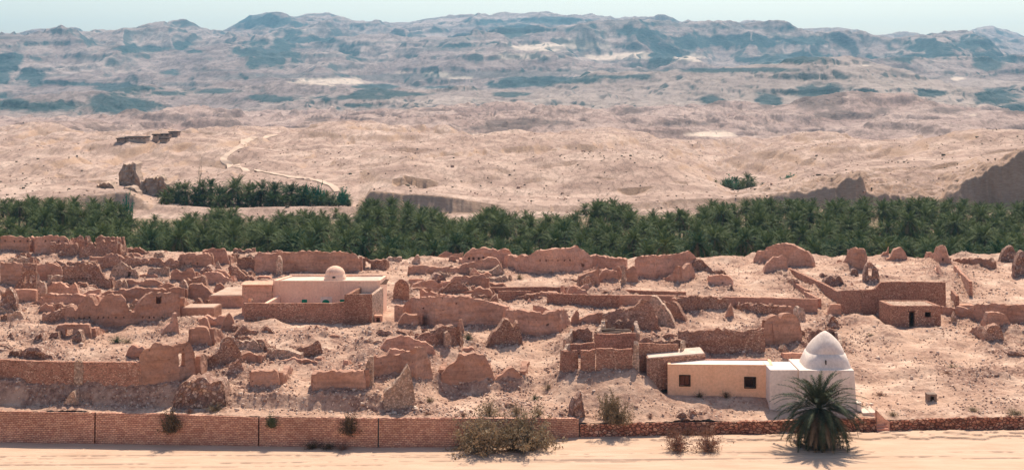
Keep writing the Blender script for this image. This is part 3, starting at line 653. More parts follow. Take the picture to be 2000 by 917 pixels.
WALLS = """
ruined_wall;m;.6;0,499 57,499;-60,462 0,461 20,460 57,464;8,469,11,472,p 26,469,29,472,p 38,469,41,472,p 52,469,55,472,p;plastered mud wall with a row of beam holes at the far upper left corner
wall_pier;m;1.0;497;51,470 54,464 60,462 67,464 69,472;;round topped mud pier between the two beam-holed walls at upper left
ruined_wall;m;.6;67,501 135,501;67,464 90,461 118,461 128,463 132,467 135,475;87,469,90,472,p 100,469,103,472,p 113,469,116,472,p 126,469,129,472,p;flat topped mud wall with beam holes right of the round pier
ruined_wall;s;.6;505;97,482 104,472 112,477 122,476 128,478 136,480;;jagged stone wall stub in front of the beam-holed mud wall
ruined_wall;s;.7;511;100,505 113,495 125,484 135,479 150,477 153,484 154,502;;stone gable fragment sloping down to the left, left of the big block ruin
ruined_wall;s;.7;492;137,482 143,465 153,461 160,464 166,474;;dark pointed stone stub poking up before the palms at upper left
ruined_wall;s;.8;478;188,468 190,463 210,462 232,463 236,470;;ragged stone top course behind the big block ruin at upper left
ruined_wall;s;.9;155,512 228,512;155,494 160,485 166,478 172,476 182,475 190,476 200,472 226,471 228,467;183,476,187,484,t;big block shaped ruin with a notched top at the edge of the palms
ruined_wall;l;.8;228,506 244,500;228,468 236,472 244,482;;pale stone side of the big block ruin facing right
ruined_wall;s;.6;498;245,485 265,485 285,490 302,495 315,498;;long broken stone wall directly below the palms right of the block ruin
ruined_wall;m;.5;506;245,494 262,495 272,498 284,503;;short plastered wall stub before the broken stone wall below the palms
wall_block;l;.8;509;300,496 303,492 318,492 320,500;;small pale square stone stub standing near the single low palm
ruined_wall;s;.7;198,533 350,531;198,514 206,505 213,498 220,497 232,501 240,504 250,501 262,506 280,504 290,506 300,501 310,506 325,509 338,505 350,509;;long dark jagged rubble wall running left of the mud wall with slot holes
ruined_wall;m;.7;530;350,497 370,495 390,496 403,494 412,500;359,512,361,517,p 371,512,373,517,p 384,512,386,517,p;tall mud wall with three slot holes below the palms
ruined_wall;m;.7;523;395,490 410,486 425,485 440,484 450,488 452,498 448,510;;rounded mud wall right of the slot holed wall
ruined_wall;s;.6;506;455,486 465,484 475,490 485,487 495,492;;ragged stone wall behind the mosque's left ruins close to the palms
ruined_wall;m;.7;0,560 42,560;-60,512 0,513 42,514;;dark broad mud wall left of the red gable with arched windows
ruined_tower;s;.7;24,588 70,588;24,567 30,557 35,548 41,537 42,517 52,515 60,517 70,516;45,541,51,552,t 56,541,62,552,t;reddish masonry gable with two arched window openings
wall_block;p;.9;26,596 70,596;26,566 40,565 60,565 70,567;;smooth pink plastered base under the gable with arched windows
ruined_wall;m;.6;551;70,517 85,515 95,512 110,517 118,520 121,530;;dark mud wall touching the right side of the arched gable
garden_wall;s;.6;523;88,513 112,511 120,514 150,512 189,510;;long low rubble-topped wall above the sloping sided stone wall
ruined_wall;s;.7;122,567 215,567;122,521 126,518 160,516 188,516 193,522 197,532 203,540 215,550;126,543,128,546,p 132,543,134,546,p 138,543,140,546,p 145,543,147,546,p 152,543,154,546,p 160,543,162,546,p 168,543,170,546,p 176,543,178,546,p 184,543,186,546,p 192,543,194,546,p;broad stone wall with a sloping right side and a row of tiny holes
ruined_wall;l;.6;548;214,537 217,528 220,521 232,514 236,510 240,514 255,521 266,527 271,540;249,530,255,540,p;pale rounded stone gable with a niche, middle of the left ruins
ruined_wall;l;.6;547;286,538 289,527 295,524 305,524 312,521 324,520 330,523;;pale flat topped stone wall right of the niched gable
ruined_wall;m;.6;556;333,541 335,530 340,526 345,524 350,532 353,535 358,528 368,524 375,523 379,530 383,541;;dark twin humped mud fragment below the tall slot holed wall
rubble_mound;k;2.2;546;384,536 391,527 400,522 410,523 418,529 424,540;;rounded heap of masonry right of the twin humped fragment
wall_pier;l;.6;540;418,536 421,514 425,511 430,520 436,530;;thin pale spike of masonry beside the rounded heap
ruined_wall;s;.6;545;448,521 457,522 465,525 475,529 488,536;;low stone wall stepping down right, left of the roofed mosque annexe
ruined_wall;m;.6;567;247,547 258,545 264,548 275,552 285,546 300,545 312,549 325,557;;low twin mounded mud wall above the long curved wall
wall_pier;l;.6;568;223,562 226,548 229,545 233,552 236,540 239,552 243,546 250,562;;cluster of thin pale upright masonry stubs
ruined_wall;m;.7;78,606 185,608;78,592 84,580 92,574 120,574 145,575 165,576 185,577;;left end of the long mud wall behind the humped wall
ruined_wall;m;.7;178,598 360,596;178,578 190,574 205,570 230,566 260,563 300,563 340,563 360,561;;long even mud wall rising behind the humped wall
wall_pier;l;1.0;594;350,561 352,549 361,547 366,560;;pale thick end pier of the long even mud wall
ruined_wall;m;.8;85,625 130,634 185,643 215,646 250,645 300,639 353,630;85,619 95,612 110,605 125,600 137,600 148,604 152,598 160,582 170,577 178,580 182,592 187,598 195,587 203,577 220,575 236,575 246,586 250,598 254,607 262,609 267,606 272,592 280,580 300,570 320,571 340,571 350,575 353,588;306,580,316,593,p 122,619,125,622,p 132,619,135,622,p 142,619,145,622,p 152,619,155,622,p 162,619,165,622,p 172,618,175,621,p 190,618,193,621,p 200,618,203,621,p 210,618,213,621,p 225,618,228,621,p 240,618,243,621,p 278,618,281,621,p 290,618,293,621,p 300,618,303,621,p 315,618,318,621,p;great humped mud wall with three rounded crests and a square niche
ruined_wall;m;.7;592;366,565 370,555 380,553 395,553 403,560 412,570 425,580 436,590;;mud wall sloping down right, behind the low flat roofed outbuilding
ruined_wall;k;.9;0,614 31,614;-20,565 0,568 8,572 15,557 20,562 26,570 31,588;;jagged rubble wall at the left edge below the arched gable
ruined_wall;l;.7;590;68,565 72,552 76,548 85,551 89,563;;pale crumbling pillar right of the pink plastered base
garden_wall;s;.7;569;92,557 100,553 118,556 133,557;;short low stone wall behind the masonry knoll at left
ruined_wall;s;.8;573;140,567 146,557 155,553 168,551 173,558 175,568;;stone stub with flat top above the start of the long mud wall
rubble_mound;k;1.6;578;92,572 105,568 118,566 128,562 136,566 142,573;;low strip of tumbled masonry left of the flat topped stone stub
garden_wall;s;.6;0,634 50,634;-40,614 0,615 30,616 50,620;;low dark stone wall at the left edge above the boulder field
ruined_wall;m;.8;103,667 178,667;103,652 110,638 125,634 150,633 165,634 173,636 176,642 178,655;127,643,142,656,t;round cornered mud ruin with a ragged window, below the humped wall
rubble_mound;k;1.6;672;90,668 97,655 104,648 112,655 117,668;;tumbled masonry lump left of the mud ruin with a ragged window
rubble_mound;k;1.2;674;137,672 143,655 150,646 156,652 161,670;;standing clump of broken stones before the window ruin
wall_block;m;.8;680;369,668 371,643 380,640 400,639 406,644 412,665;;square plastered wall slab standing alone right of the tilted spike
ruined_wall;m;.7;316,662 350,658;316,650 322,641 330,634 338,628 341,611 345,609 348,622 350,645;;low wall ending in a tall narrow spike
wall_block;m;.7;646;386,640 390,627 398,617 405,621 409,640;;small pointed mud slab above the square plastered slab
ruined_wall;m;.8;652;430,645 435,630 441,620 448,612 455,621 461,645;;leaf shaped mud spike left of the mosque yard
ruined_wall;r;.6;-60,739 0,741 60,746 100,752 145,757;-60,701 0,702 50,704 100,706 145,707;;straight relaid stone wall on the bank at the left edge
wall_pier;l;.8;759;144,706 148,703 158,704 162,707;;rough sunlit rubble end of the straight relaid stone wall
ruined_wall;r;.6;160,757 275,757;160,707 220,707 275,707;;relaid stone wall joining the tall plastered ruin on the bank
ruined_wall;m;.7;272,757 320,753 350,747 384,739;272,690 280,683 290,681 296,677 299,670 308,671 318,674 330,672 338,675 346,671 360,668 372,668 378,678 382,695 384,730;350,690,363,716,t 359,680,361,684,p;tall plastered ruin with wavy top and a broken pale niche, on the bank
ruined_wall;m;.7;708;242,702 247,690 249,682 255,674 262,676 268,679 275,677 282,682;250,696,252,699,p 268,696,271,699,p;smaller mud wall with two holes peeking behind the tall plastered ruin
ruined_wall;s;.8;386,716 430,722 479,716;385,714 400,706 415,697 428,688 434,668 440,657 446,652 454,655 460,663 467,682 474,700 479,712;;triangular stone gable right of the tall plastered ruin
ruined_wall;s;.7;463,690 525,698;463,661 472,658 485,660 500,663 514,666 521,678 526,697;;stone wall slab behind the triangular gable
rubble_mound;k;3.0;797;338,780 345,760 356,750 372,744 386,739 400,741 412,746 422,744 433,748 440,760 442,782;;bulging rock outcrop at the foot of the plastered ruin's bank
wall_pier;l;1.4;798;117,797 125,785 133,772 142,763 148,768 150,790;;slanting pale earthen buttress leaning on the dark bank
boulder;k;1.6;704;38,692 43,682 50,678 62,678 75,677 85,683 95,693 104,702;;dark flat topped rock mass behind the straight relaid wall
boulder;k;1.2;703;14,700 20,686 28,681 36,681 40,692;;rounded pale rock left of the dark rock mass
ruined_wall;k;.8;-20,693 20,693;-20,672 0,672 10,676 20,682;;low dark masonry ledge at the left edge above the relaid wall
boulder;k;.6;683;84,682 86,668 92,672 103,682;;triangular upright stone slab in the left boulder field
boulder;k;1.0;676;60,672 66,660 72,652 80,653 84,668;;pale upright rock left of the triangular slab
boulder;k;1.0;668;10,664 16,654 22,652 28,660 30,667;;small brown boulder near the left edge
wall_block;m;.7;757;488,742 489,727 500,723 520,724 540,724 545,729 546,745;;square plastered slab standing on the middle bank
wall_block;m;.8;611,763 714,763;611,742 613,730 625,724 645,725 660,724 680,726 690,726 713,722 714,745;;long rectangular plastered slab on the middle bank
wall_pier;l;.9;758;714,712 718,704 724,697 728,697;;narrow pale wall end right of the long plastered slab
ruined_wall;m;.7;728,742 780,737 812,748 846,744;728,697 745,694 765,692 780,690 790,684 800,682 808,677 818,675 830,677 836,686 838,698 842,708 846,730;;mud wall enclosing the right of the small sandy room
ruined_wall;m;.7;704,706 790,702 856,706;728,696 738,684 748,672 758,662 770,657 785,656 800,658 812,664 825,668 840,671 848,678 852,692 858,704;;rounded mud wall rising behind the small sandy room
ruined_wall;s;.7;692;812,658 822,650 835,647 848,649 856,656 862,676;;stone wall curving behind the rounded mud wall
ruined_wall;s;.9;830,690 892,690;830,655 845,645 860,640 872,634 882,634 890,637 893,642;;broken stone wall with an overhanging top by the shadowed room
wall_pier;l;1.0;698;869,650 873,646 878,648 882,652;;sunlit upright wall end below the overhanging stone wall
ruined_wall;l;1.0;750,800 812,800;750,768 765,756 775,742 788,724 797,709 800,718 806,745 812,790;;pale sloping wedge of wall crossing the front of the sandy room
wall_block;m;.8;862,752 905,754 966,746;855,742 868,722 882,711 894,702 896,690 904,691 914,693 925,690 940,693 947,694 953,706 960,722 966,740;;fan shaped mud ruin with notched crest, centre foreground
wall_block;m;.8;968,747 1022,745;968,742 978,732 986,727 995,718 1002,716 1010,723 1021,741;;small pointed mud ruin right of the fan shaped one
wall_block;m;.7;697;900,692 905,680 911,678 921,677 927,681 931,692;;half round mud fragment behind the fan shaped ruin
wall_block;m;.8;643;770,640 776,632 785,619 792,612 800,613 812,613 818,616 820,635;;free standing mud slab with a slanted left side near the mosque
ruined_wall;s;.8;563,702 631,700;563,697 575,684 580,679 592,676 600,672 605,670 612,672 620,664 626,672 631,690;;stepped stone wall fragment below the mosque yard
ruined_wall;m;.8;785,622 850,644 905,642 960,642 1002,648;778,612 785,598 800,583 820,580 850,579 880,579 900,578 925,584 950,588 975,595 1002,606;824,600,827,603,p 890,591,893,594,p 860,612,862,614,p;huge plastered mud wall spanning the centre right of the mosque
ruined_wall;s;.7;604;930,583 945,584 960,583 968,577 973,580 974,592;;thin raised wall end at the right top of the huge plastered wall
wall_pier;m;.8;668;892,640 896,625 903,621 906,640;;slim buttress in front of the huge plastered wall
wall_pier;m;.9;630;770,598 778,596 787,598;;straight smooth wall end at the left of the huge plastered wall
ruined_wall;m;.8;985,652 1030,662 1060,664 1095,657 1115,642;985,605 1000,606 1015,606 1030,608 1060,611 1080,609 1095,605 1103,604 1109,610 1113,620 1115,630;1068,632,1073,636,p 1031,627,1033,629,p 1046,624,1048,626,p 1018,622,1020,624,p;broad mud wall with scattered holes and a pale patch, centre
wall_pier;m;.8;642;1116,620 1120,613 1126,606 1131,612;;narrow wall end right of the holed centre wall
ruined_wall;m;.7;642;1128,630 1135,621 1145,616 1160,613 1174,611;;low mud wall sloping behind the open courtyard box
wall_pier;m;.7;599;1030,590 1033,583 1037,583 1039,592;;tiny lone pillar on the rubble slope above the centre wall
ruined_wall;s;.8;1172,645 1215,652 1292,652;1172,622 1180,609 1190,606 1212,604 1225,605 1232,601 1240,594 1248,588 1256,585 1266,585 1271,593 1278,608 1284,622 1292,642;1217,592,1228,602,p;large reddish triangular gable of stone above the courtyards
ruined_wall;l;1.4;1268,640 1318,642;1266,592 1270,582 1274,577 1282,580 1288,590 1298,598 1305,608 1312,622 1318,638;;pale collapsed masonry leaning against the reddish gable
ruined_wall;s;.7;1290,632 1340,636;1290,592 1300,589 1314,590 1322,594 1328,602 1333,614 1340,626;;dark stone wall with a sloping right edge behind the pale collapse
ruined_wall;m;.6;614;1313,584 1325,583 1339,585;;flat topped plain wall stub above the dark sloping wall
ruined_tower;s;1.6;950,680 1022,680;950,672 958,656 968,648 976,638 980,628 985,626 996,627 1000,636 1005,642 1010,632 1014,637 1019,655 1022,674;;conical crumbling stone tower in front of the centre walls
ruined_wall;m;.7;673,537 702,537;673,528 679,512 684,506 690,503 695,508 699,520 702,530;;pointed mud fragment right behind the mosque dome
ruined_wall;m;.8;550,537 704,537;550,495 570,492 600,491 625,491 640,492 646,494 655,491 670,492 690,494 698,500 703,512;575,516,578,519,p;very long plain mud wall behind the mosque roof
wall_pier;l;.8;540;539,510 541,501 548,500 550,508;;pale leaning pier at the left end of the long plain wall
ruined_wall;m;.7;537;498,497 505,492 515,494 530,495 545,493 552,495;;dark mud wall left of the pale leaning pier
ruined_wall;s;.7;532;464,505 472,503 485,503 500,507 510,512 514,518 521,516 523,528;;stone ruin with an eroded corner left behind the mosque
ruined_wall;s;.7;553;452,536 458,524 468,528 480,538 492,542 505,550;;low eroded stone wall just behind the annexe roof
wall_block;p;.8;551;502,542 505,539 525,539 530,543;;pink plastered block between the annexe and the mosque
ruined_wall;s;.8;532;703,510 708,504 715,503 721,507 751,507;713,512,724,528,t;stone lintelled wall with a doorway right of the long plain wall
wall_pier;m;.7;529;738,510 743,508 749,508;;square pier right of the stone doorway behind the mosque
wall_block;l;.8;516;752,509 760,503 767,502 775,504 780,501 785,502;;pale pink wall stub against the palms, centre back
wall_block;l;.8;518;804,512 809,503 813,498 820,498 821,506;;second pale block against the palms, left of the dark palm
garden_wall;l;.6;520;751,515 780,515 795,514;;thin low ledge wall running below the pale pink stub
ruined_wall;m;.7;800,543 850,543 905,541 985,541;800,521 815,520 830,519 840,520 860,522 885,522 898,522 905,516 918,512 930,510 938,506 945,505 955,502 962,502 970,505 977,515 984,530;;long wavy topped mud wall, centre back below the holed arch wall
ruined_wall;m;.6;507;846,502 856,499 868,491 876,491 884,494 895,495 905,494;;low mud hump against the grove near the dark palm
wall_block;m;.6;518;875,512 879,502 884,497 889,503 893,512;;small triangular mud stub on pale sand
ruined_wall;m;.7;898,524 1000,524;898,517 903,504 912,492 922,487 940,484 955,485 966,486 972,490 980,486 988,486 995,489 1000,496;914,502,918,507,p 923,502,927,507,p 933,502,937,507,p 942,501,946,505,p;arch shaped mud wall pierced by a row of round holes
ruined_wall;m;.9;990,526 1020,534 1050,541 1080,542 1120,537 1165,529 1222,532;990,499 1005,500 1020,499 1032,499 1045,489 1065,487 1080,487 1110,484 1128,479 1133,482 1140,487 1148,494 1155,500 1165,496 1175,500 1190,503 1200,503 1210,504 1222,507;1053,507,1056,510,p 1065,507,1068,510,p 1077,507,1080,510,p 1089,507,1092,510,p 1101,507,1104,510,p 1112,506,1115,509,p 1136,515,1142,521,p;tallest long mud wall at the centre back with a dotted line of holes
ruined_wall;m;.7;1129,563 1172,561;1129,560 1131,543 1136,537 1145,534 1155,531 1165,527 1168,514 1171,516 1172,540;;mud wall with a thin spike at its right end, in front of the tallest wall
wall_block;m;.7;556;1173,535 1176,528 1185,527 1200,527 1207,530 1209,545;;blocky rounded mud wall right of the thin spike
wall_pier;l;.8;560;1214,545 1217,525 1220,517 1223,540;;pale narrow pier between two mud blocks
wall_block;m;.7;556;1224,527 1232,521 1242,520 1245,535 1247,548;;narrow mud block just right of the pale narrow pier
ruined_wall;m;.6;545;1196,523 1205,519 1216,518 1226,522;;short mud wall peeking above the blocky rounded wall
ruined_wall;m;.8;1239,545 1280,549 1320,545 1368,545;1239,508 1243,501 1250,499 1270,499 1290,498 1310,497 1325,495 1338,493 1346,488 1350,490 1356,500 1362,508 1368,522;;wide mud wall with a small peak, right of the gap in the back walls
ruined_wall;m;.7;1290,550 1325,558 1358,552;1288,546 1300,541 1312,535 1318,524 1324,517 1330,520 1336,524 1342,520 1348,515 1354,518 1358,532;;twin peaked mud ruin standing before the wide peaked wall
rubble_mound;k;1.5;546;1355,514 1362,508 1372,508 1380,514 1388,522 1396,534;;stepped eroded masonry at the right end of the wide peaked wall
boulder;k;1.5;546;1385,537 1392,529 1402,526 1412,528 1420,531 1422,540;;dark rubble hump on top of the small rectangular mud block
wall_block;m;.8;1382,560 1430,563;1382,545 1385,538 1392,536 1410,538 1425,541 1430,545;1410,551,1413,554,p;rectangular mud block with rounded corner standing on pale sand
wall_block;l;.5;573;1377,562 1379,556 1385,560 1389,568;;small leaning stone fin on the sand slope
boulder;k;1.2;575;1418,570 1423,563 1430,562 1434,570;;brown boulder on the rim of the long thin wall
ruined_wall;m;1.0;1472,516 1530,521 1587,525;1472,510 1473,500 1478,490 1488,488 1497,489 1502,482 1515,477 1530,475 1545,478 1560,484 1575,491 1583,500 1587,512;;big rounded mud wall like a loaf at the right back
ruined_wall;m;.8;537;1492,532 1496,518 1504,508 1512,503 1525,500 1533,499 1537,506 1539,525;;smaller mud hump in front of the loaf shaped wall
boulder;k;1.0;519;1482,515 1486,509 1490,510 1495,516;;small jagged rock left of the smaller mud hump
wall_block;l;.6;1511,536 1530,544;1511,527 1520,529 1530,534;;short pale wall end at the head of the lane
lane_wall;r;.5;1538,534 1560,546 1590,562 1620,585 1641,596;1538,523 1556,531 1572,538 1590,547 1605,553 1618,560 1632,568 1641,572;;long wall on the right side of the diagonal lane;side=1 skirt=0
lane_wall;s;.6;1530,552 1553,567;1530,546 1540,545 1553,552;;broken upper stub of the lane's left wall
lane_wall;r;.5;1552,566 1574,583;1552,553 1562,559 1574,566;;middle stepped piece of the lane's left wall
lane_wall;r;.5;1568,581 1597,608;1568,568 1582,575 1597,583;;lower stepped piece of the lane's left wall
garden_wall;r;.5;577;957,561 1040,560 1129,561;;long thin relaid wall with pink top below the tallest mud wall
garden_wall;r;.5;1163,578 1340,578;1163,564 1250,567 1340,570;;long thin relaid wall right of the spiked mud wall
garden_wall;r;.5;977,592 1048,583;977,568 1010,568 1040,568 1046,572 1049,578;;short relaid wall with broken right end above the centre slope
garden_wall;r;.6;862,583 958,583;862,575 880,571 905,568 930,568 958,569;;relaid wall with rubble on top behind the huge plastered wall
garden_wall;r;.5;1068,597 1130,601 1210,604;1068,573 1140,575 1210,577;1126,592,1128,594,p;neat mid-height relaid stone wall, centre, ending at a pink corner
garden_wall;p;.5;1209,600 1300,602 1450,603 1597,613;1209,577 1233,576 1300,577 1425,580 1500,581 1597,584;;very long pink topped wall reaching the foot of the lane
ruined_wall;s;.7;1312,612 1360,620 1425,614;1312,580 1340,580 1380,581 1425,581;;dark patched stone wall with vertical ribs, right centre
ruined_wall;s;.6;1441,612 1480,618 1520,622;1441,595 1480,594 1520,594;;low speckled stone wall below the very long pink topped wall
wall_block;m;.6;618;1514,612 1518,602 1524,598 1535,597 1548,598 1554,603 1557,614;;smooth low mud hump behind the big rocky ruin
wall_pier;l;.7;630;1556,605 1560,598 1570,598 1574,612;;pale pier between the smooth hump and the lane mouth
wall_block;m;.6;629;1420,618 1424,604 1428,592 1432,600 1434,615;;thin pointed mud finger standing before the ribbed wall
ruined_wall;m;1.2;1476,655 1492,682 1530,684 1567,682;1474,648 1482,640 1490,632 1500,623 1510,617 1518,616 1525,620 1530,613 1540,611 1550,612 1556,619 1562,625 1566,638 1568,660;;big rocky mud ruin with two crests behind the ochre building
stone_wall;s;.7;1324,694 1400,696 1495,694;1324,648 1345,645 1400,646 1460,646 1485,645 1495,644;;long stone wall behind the ochre building
stone_wall;p;.6;710;1531,690 1550,689 1573,690;;pink wall left behind the white dome
wall_pier;l;.7;700;1529,682 1531,677 1540,677 1541,682;;small pale block wall left of the white dome
lane_wall;s;.5;1562,692 1575,672;1562,678 1566,665 1570,650 1575,645;;stepped wall end climbing beside the white dome;side=-1
stone_wall;s;.5;672;1574,643 1600,643 1637,643;;straight stone wall directly behind the white dome
lane_wall;l;.5;1637,671 1647,692;1637,643 1642,652 1647,668;;pale return wall right behind the white dome;side=-1
ruined_wall;m;.7;1638,522 1665,531 1690,533;1638,520 1648,508 1655,495 1658,487 1662,484 1672,486 1682,486 1688,488 1690,500;;flat topped flaring mud stub before the palms, right
ruined_wall;m;.7;509;1728,508 1738,503 1744,492 1748,486 1756,484 1760,481 1765,487 1770,495 1772,503;;horn topped mud stub before the palms, right
ruined_wall;m;.8;1815,506 1835,521 1860,522;1815,503 1822,492 1826,482 1835,480 1845,481 1849,490 1852,502 1860,518;1840,504,1843,509,p;tall chair shaped mud stub at the top of the walled path
garden_wall;s;.6;1861,517 1900,522 1940,528;1861,505 1900,505 1935,506 1940,514;;level stone wall in front of the right palms
ruined_wall;k;1.2;516;1953,512 1958,496 1963,486 1970,480 1978,481 1985,493;;pointed rubble stump near the right edge by the palms
ruined_wall;k;1.2;1982,545 2030,545;1982,520 1988,500 1994,493 1998,490 2010,496 2030,505;;jagged rubble wall cut by the right edge of the photo
ruined_wall;k;.9;556;1688,532 1691,518 1696,512 1702,511 1708,517 1714,526 1718,545;1696,524,1705,538,t;ruined rubble arch with a see-through opening
boulder;k;1.2;547;1600,543 1606,534 1614,535 1622,542;;brown rock at the left of the boulder row on the right plateau
boulder;k;1.5;566;1608,557 1614,546 1622,540 1630,545 1636,541 1644,543 1650,556;;biggest crumbling rock behind the corner of the long red wall
boulder;k;.8;567;1648,563 1653,556 1660,560 1664,565;;low rock with a flat top right of the biggest crumbling rock
wall_pier;m;.5;564;1662,561 1664,551 1667,552 1668,560;;tiny upright mud finger behind the long red wall
boulder;k;1.0;544;1655,540 1663,530 1670,524 1676,526 1677,537;;wedge shaped rock sloping up to the right on the plateau
wall_block;k;.8;548;1728,540 1735,537 1745,546;;low broken fragment on the sandy plateau above the red wall
stone_wall;r;.6;1634,600 1642,613 1680,623 1740,618 1848,608;1634,568 1645,567 1672,566 1704,566 1710,564 1716,558 1722,551 1732,550 1790,550 1848,551;;long red relaid stone wall with a stepped top, right
lane_wall;p;.5;1828,545 1838,548;1824,506 1838,543;;pale low wall on the left of the walled path
lane_wall;p;.5;1828,512 1838,548;1826,503 1838,542;;left parapet wall of the climbing sandy path;side=-1
lane_wall;r;.5;1862,530 1876,552 1892,579;1862,517 1874,531 1883,540 1892,549;;right parapet wall of the climbing sandy path
lane_wall;r;.5;1856,590 1866,602;1856,566 1866,577;;lower short wall beside the climbing sandy path
wall_block;p;1.2;602;1872,596 1890,595 1903,596;;low pink block where the sandy path meets the dark wall
stone_wall;m;.6;1866,624 1900,628 1940,636 2030,648;1866,601 1885,601 1898,601 1903,597 1909,594 1960,594 2030,593;;long dark mud wall reaching the right edge
garden_wall;m;.5;622;1840,600 1866,600;;plain wall linking the stone hut to the dark mud wall
garden_wall;r;.5;626;1721,599 1741,599;;short wall at the left side of the stone hut
wall_block;m;.9;1926,657 1992,655;1926,630 1928,614 1934,609 1950,610 1963,611 1968,618 1975,632 1985,644 1992,652;;dark mud ruin with a sloping right side near the right edge
wall_block;s;1.2;672;1923,660 1928,642 1934,637 1945,636 1954,637 1960,650 1963,668;;stubby stone block in front of the dark sloping ruin
wall_pier;l;.7;635;1860,625 1862,608 1866,606 1869,622;;thin pale pier between the hut and the dark mud wall
wall_block;p;.6;620;1618,606 1622,595 1632,594 1643,595;;pink wall stub at the left corner of the long red wall
boulder;k;1.4;642;1614,635 1620,624 1627,614 1634,620 1640,636;;pointed brown boulder below the pink wall stub
ruined_wall;s;.7;590;768,566 771,553 778,547 788,546 795,549 799,558;;round headed stone pillar wall right of the mosque
ruined_wall;m;.7;582;800,576 803,565 812,560 818,562 824,561 836,562 839,572;;square mud slab above the left of the huge plastered wall
ruined_wall;m;.7;573;804,560 813,553 825,549 840,548 850,547 856,553 861,565;;low arched mud wall behind the square mud slab
wall_block;p;.6;557;798,545 812,544 828,545;;thin pink plastered wall under the wavy topped wall
wall_block;p;.6;568;861,550 880,549 905,551;;smooth pink wall panel left of the broad mud panel
ruined_wall;m;.7;569;880,546 886,540 900,540 916,540 930,538 945,537 950,541 952,560;;broad mud panel beside the smooth pink panel
ruined_wall;m;.6;547;915,540 921,530 925,525 932,530 940,532 952,531 960,536;;mud wall with a small horn above the broad mud panel
rubble_mound;k;1.4;557;838,552 845,542 853,533 860,535 868,541 876,550;;heap of fallen masonry leaning in the centre back
wall_block;k;1.0;818;1117,798 1121,785 1130,773 1138,762 1143,770 1142,790 1141,808;;upright eroded earth fin behind the dry stone wall's left end
garden_wall;s;.8;804;977,794 990,791 1010,790 1020,795;;low half buried masonry behind the twin shrubs
rubble_mound;k;1.5;830;1318,818 1326,806 1333,803 1340,806 1344,818;;left of the twin pink boulders by the dry stone wall
rubble_mound;k;1.5;830;1345,818 1349,805 1356,803 1362,808 1365,818;;right of the twin pink boulders by the dry stone wall
rubble_mound;k;2.5;700;1968,690 1975,686 1986,688 1998,694 2010,690;;low rubble ledge at the right edge above the open slope
rubble_mound;k;2.0;742;1910,738 1925,732 1945,734 1962,740;;low shaded outcrop on the open slope, right
"""
WALLS = WALLS.replace(';;830;', ';;820;').replace('rubble_mound;k;1.5;830;', 'boulder;k;1.0;820;')
WALLS = WALLS.replace('818;;left of the twin pink boulders', '818;;left one of the twin pink boulders').replace('818;;right of the twin pink boulders', '818;;right one of the twin pink boulders')
WALLS += """
stone_wall;r;.5;1161,692 1242,692;1161,651 1180,652 1210,652 1242,650;;front wall of the square court that holds grey fallen timbers
stone_wall;s;.5;1174,662 1238,662;1174,628 1190,626 1238,627;;back wall of the square court that holds grey fallen timbers
stone_wall;l;.5;1161,691 1173,663;1161,649 1173,628;;left side wall of the court with fallen timbers;side=-1 skirt=0
stone_wall;l;.5;1237,663 1242,691;1237,627 1242,649;;right side wall of the court with fallen timbers;skirt=0
stone_wall;s;.5;1110,676 1157,676;1110,645 1125,643 1145,642 1157,646;;back wall of the small upper room left of the timber court
stone_wall;l;.5;1098,694 1111,676;1098,664 1111,645;;left return wall of the small upper room;side=-1 skirt=0
stone_wall;r;.5;1104,702 1161,702;1104,673 1130,672 1145,670 1161,669;;back wall of the doorway room with two front piers
stone_wall;l;.5;1094,726 1105,703;1094,685 1105,673;;left side wall of the doorway room with two front piers;side=-1 skirt=0
wall_pier;r;.6;1093,728 1120,728;1093,684 1107,685 1120,684;;left one of the two square stone piers flanking the open doorway
wall_pier;r;.6;1135,728 1163,728;1135,685 1150,685 1156,683 1163,682;;right one of the two square stone piers flanking the open doorway
stone_wall;r;.5;1165,728 1235,728;1165,680 1180,681 1195,680 1210,682 1235,681;;front wall of the room right of the doorway piers
stone_wall;l;.6;1235,727 1243,703;1235,671 1243,669;;sunlit right side wall of the room beside the doorway piers;side=-1 skirt=0
stone_wall;r;.5;1241,724 1326,722;1241,669 1280,671 1300,672 1326,672;;front wall of the rightmost open court, above the flat pale roof
stone_wall;s;.5;1250,706 1333,705;1250,664 1290,663 1333,664;;back wall of the rightmost open court, above the flat pale roof
stone_wall;l;.5;1326,721 1333,706;1326,671 1333,664;;right side wall of the rightmost open court;side=-1 skirt=0
garden_wall;s;.8;1243,668 1324,667;1243,657 1262,656 1290,654 1324,654;;low wall heaped with rubble behind the rightmost open court
stone_wall;d;.7;1133,853 1300,850 1560,846 1650,845;1133,828 1200,827 1300,825 1400,824 1560,821 1650,818;;dry stone retaining wall between the brick-like wall and the big palm;sink=.5
stone_wall;d;.7;1650,845 1712,844;1650,818 1712,817;;dry stone wall end between the big palm and the steps;sink=.5
stone_wall;d;.7;1738,841 2000,839 2400,836;1738,822 1760,821 1800,819 1900,815 2000,813 2400,806;;dry stone retaining wall right of the steps;sink=.5
lane_wall;p;.45;1713,822 1738,841;1713,801 1720,808 1728,816 1738,822;;sloping cheek wall of the small stone steps;skirt=0 sink=.5
"""
for ln in WALLS.strip().splitlines():
    if ln.strip(): add_wall(ln)

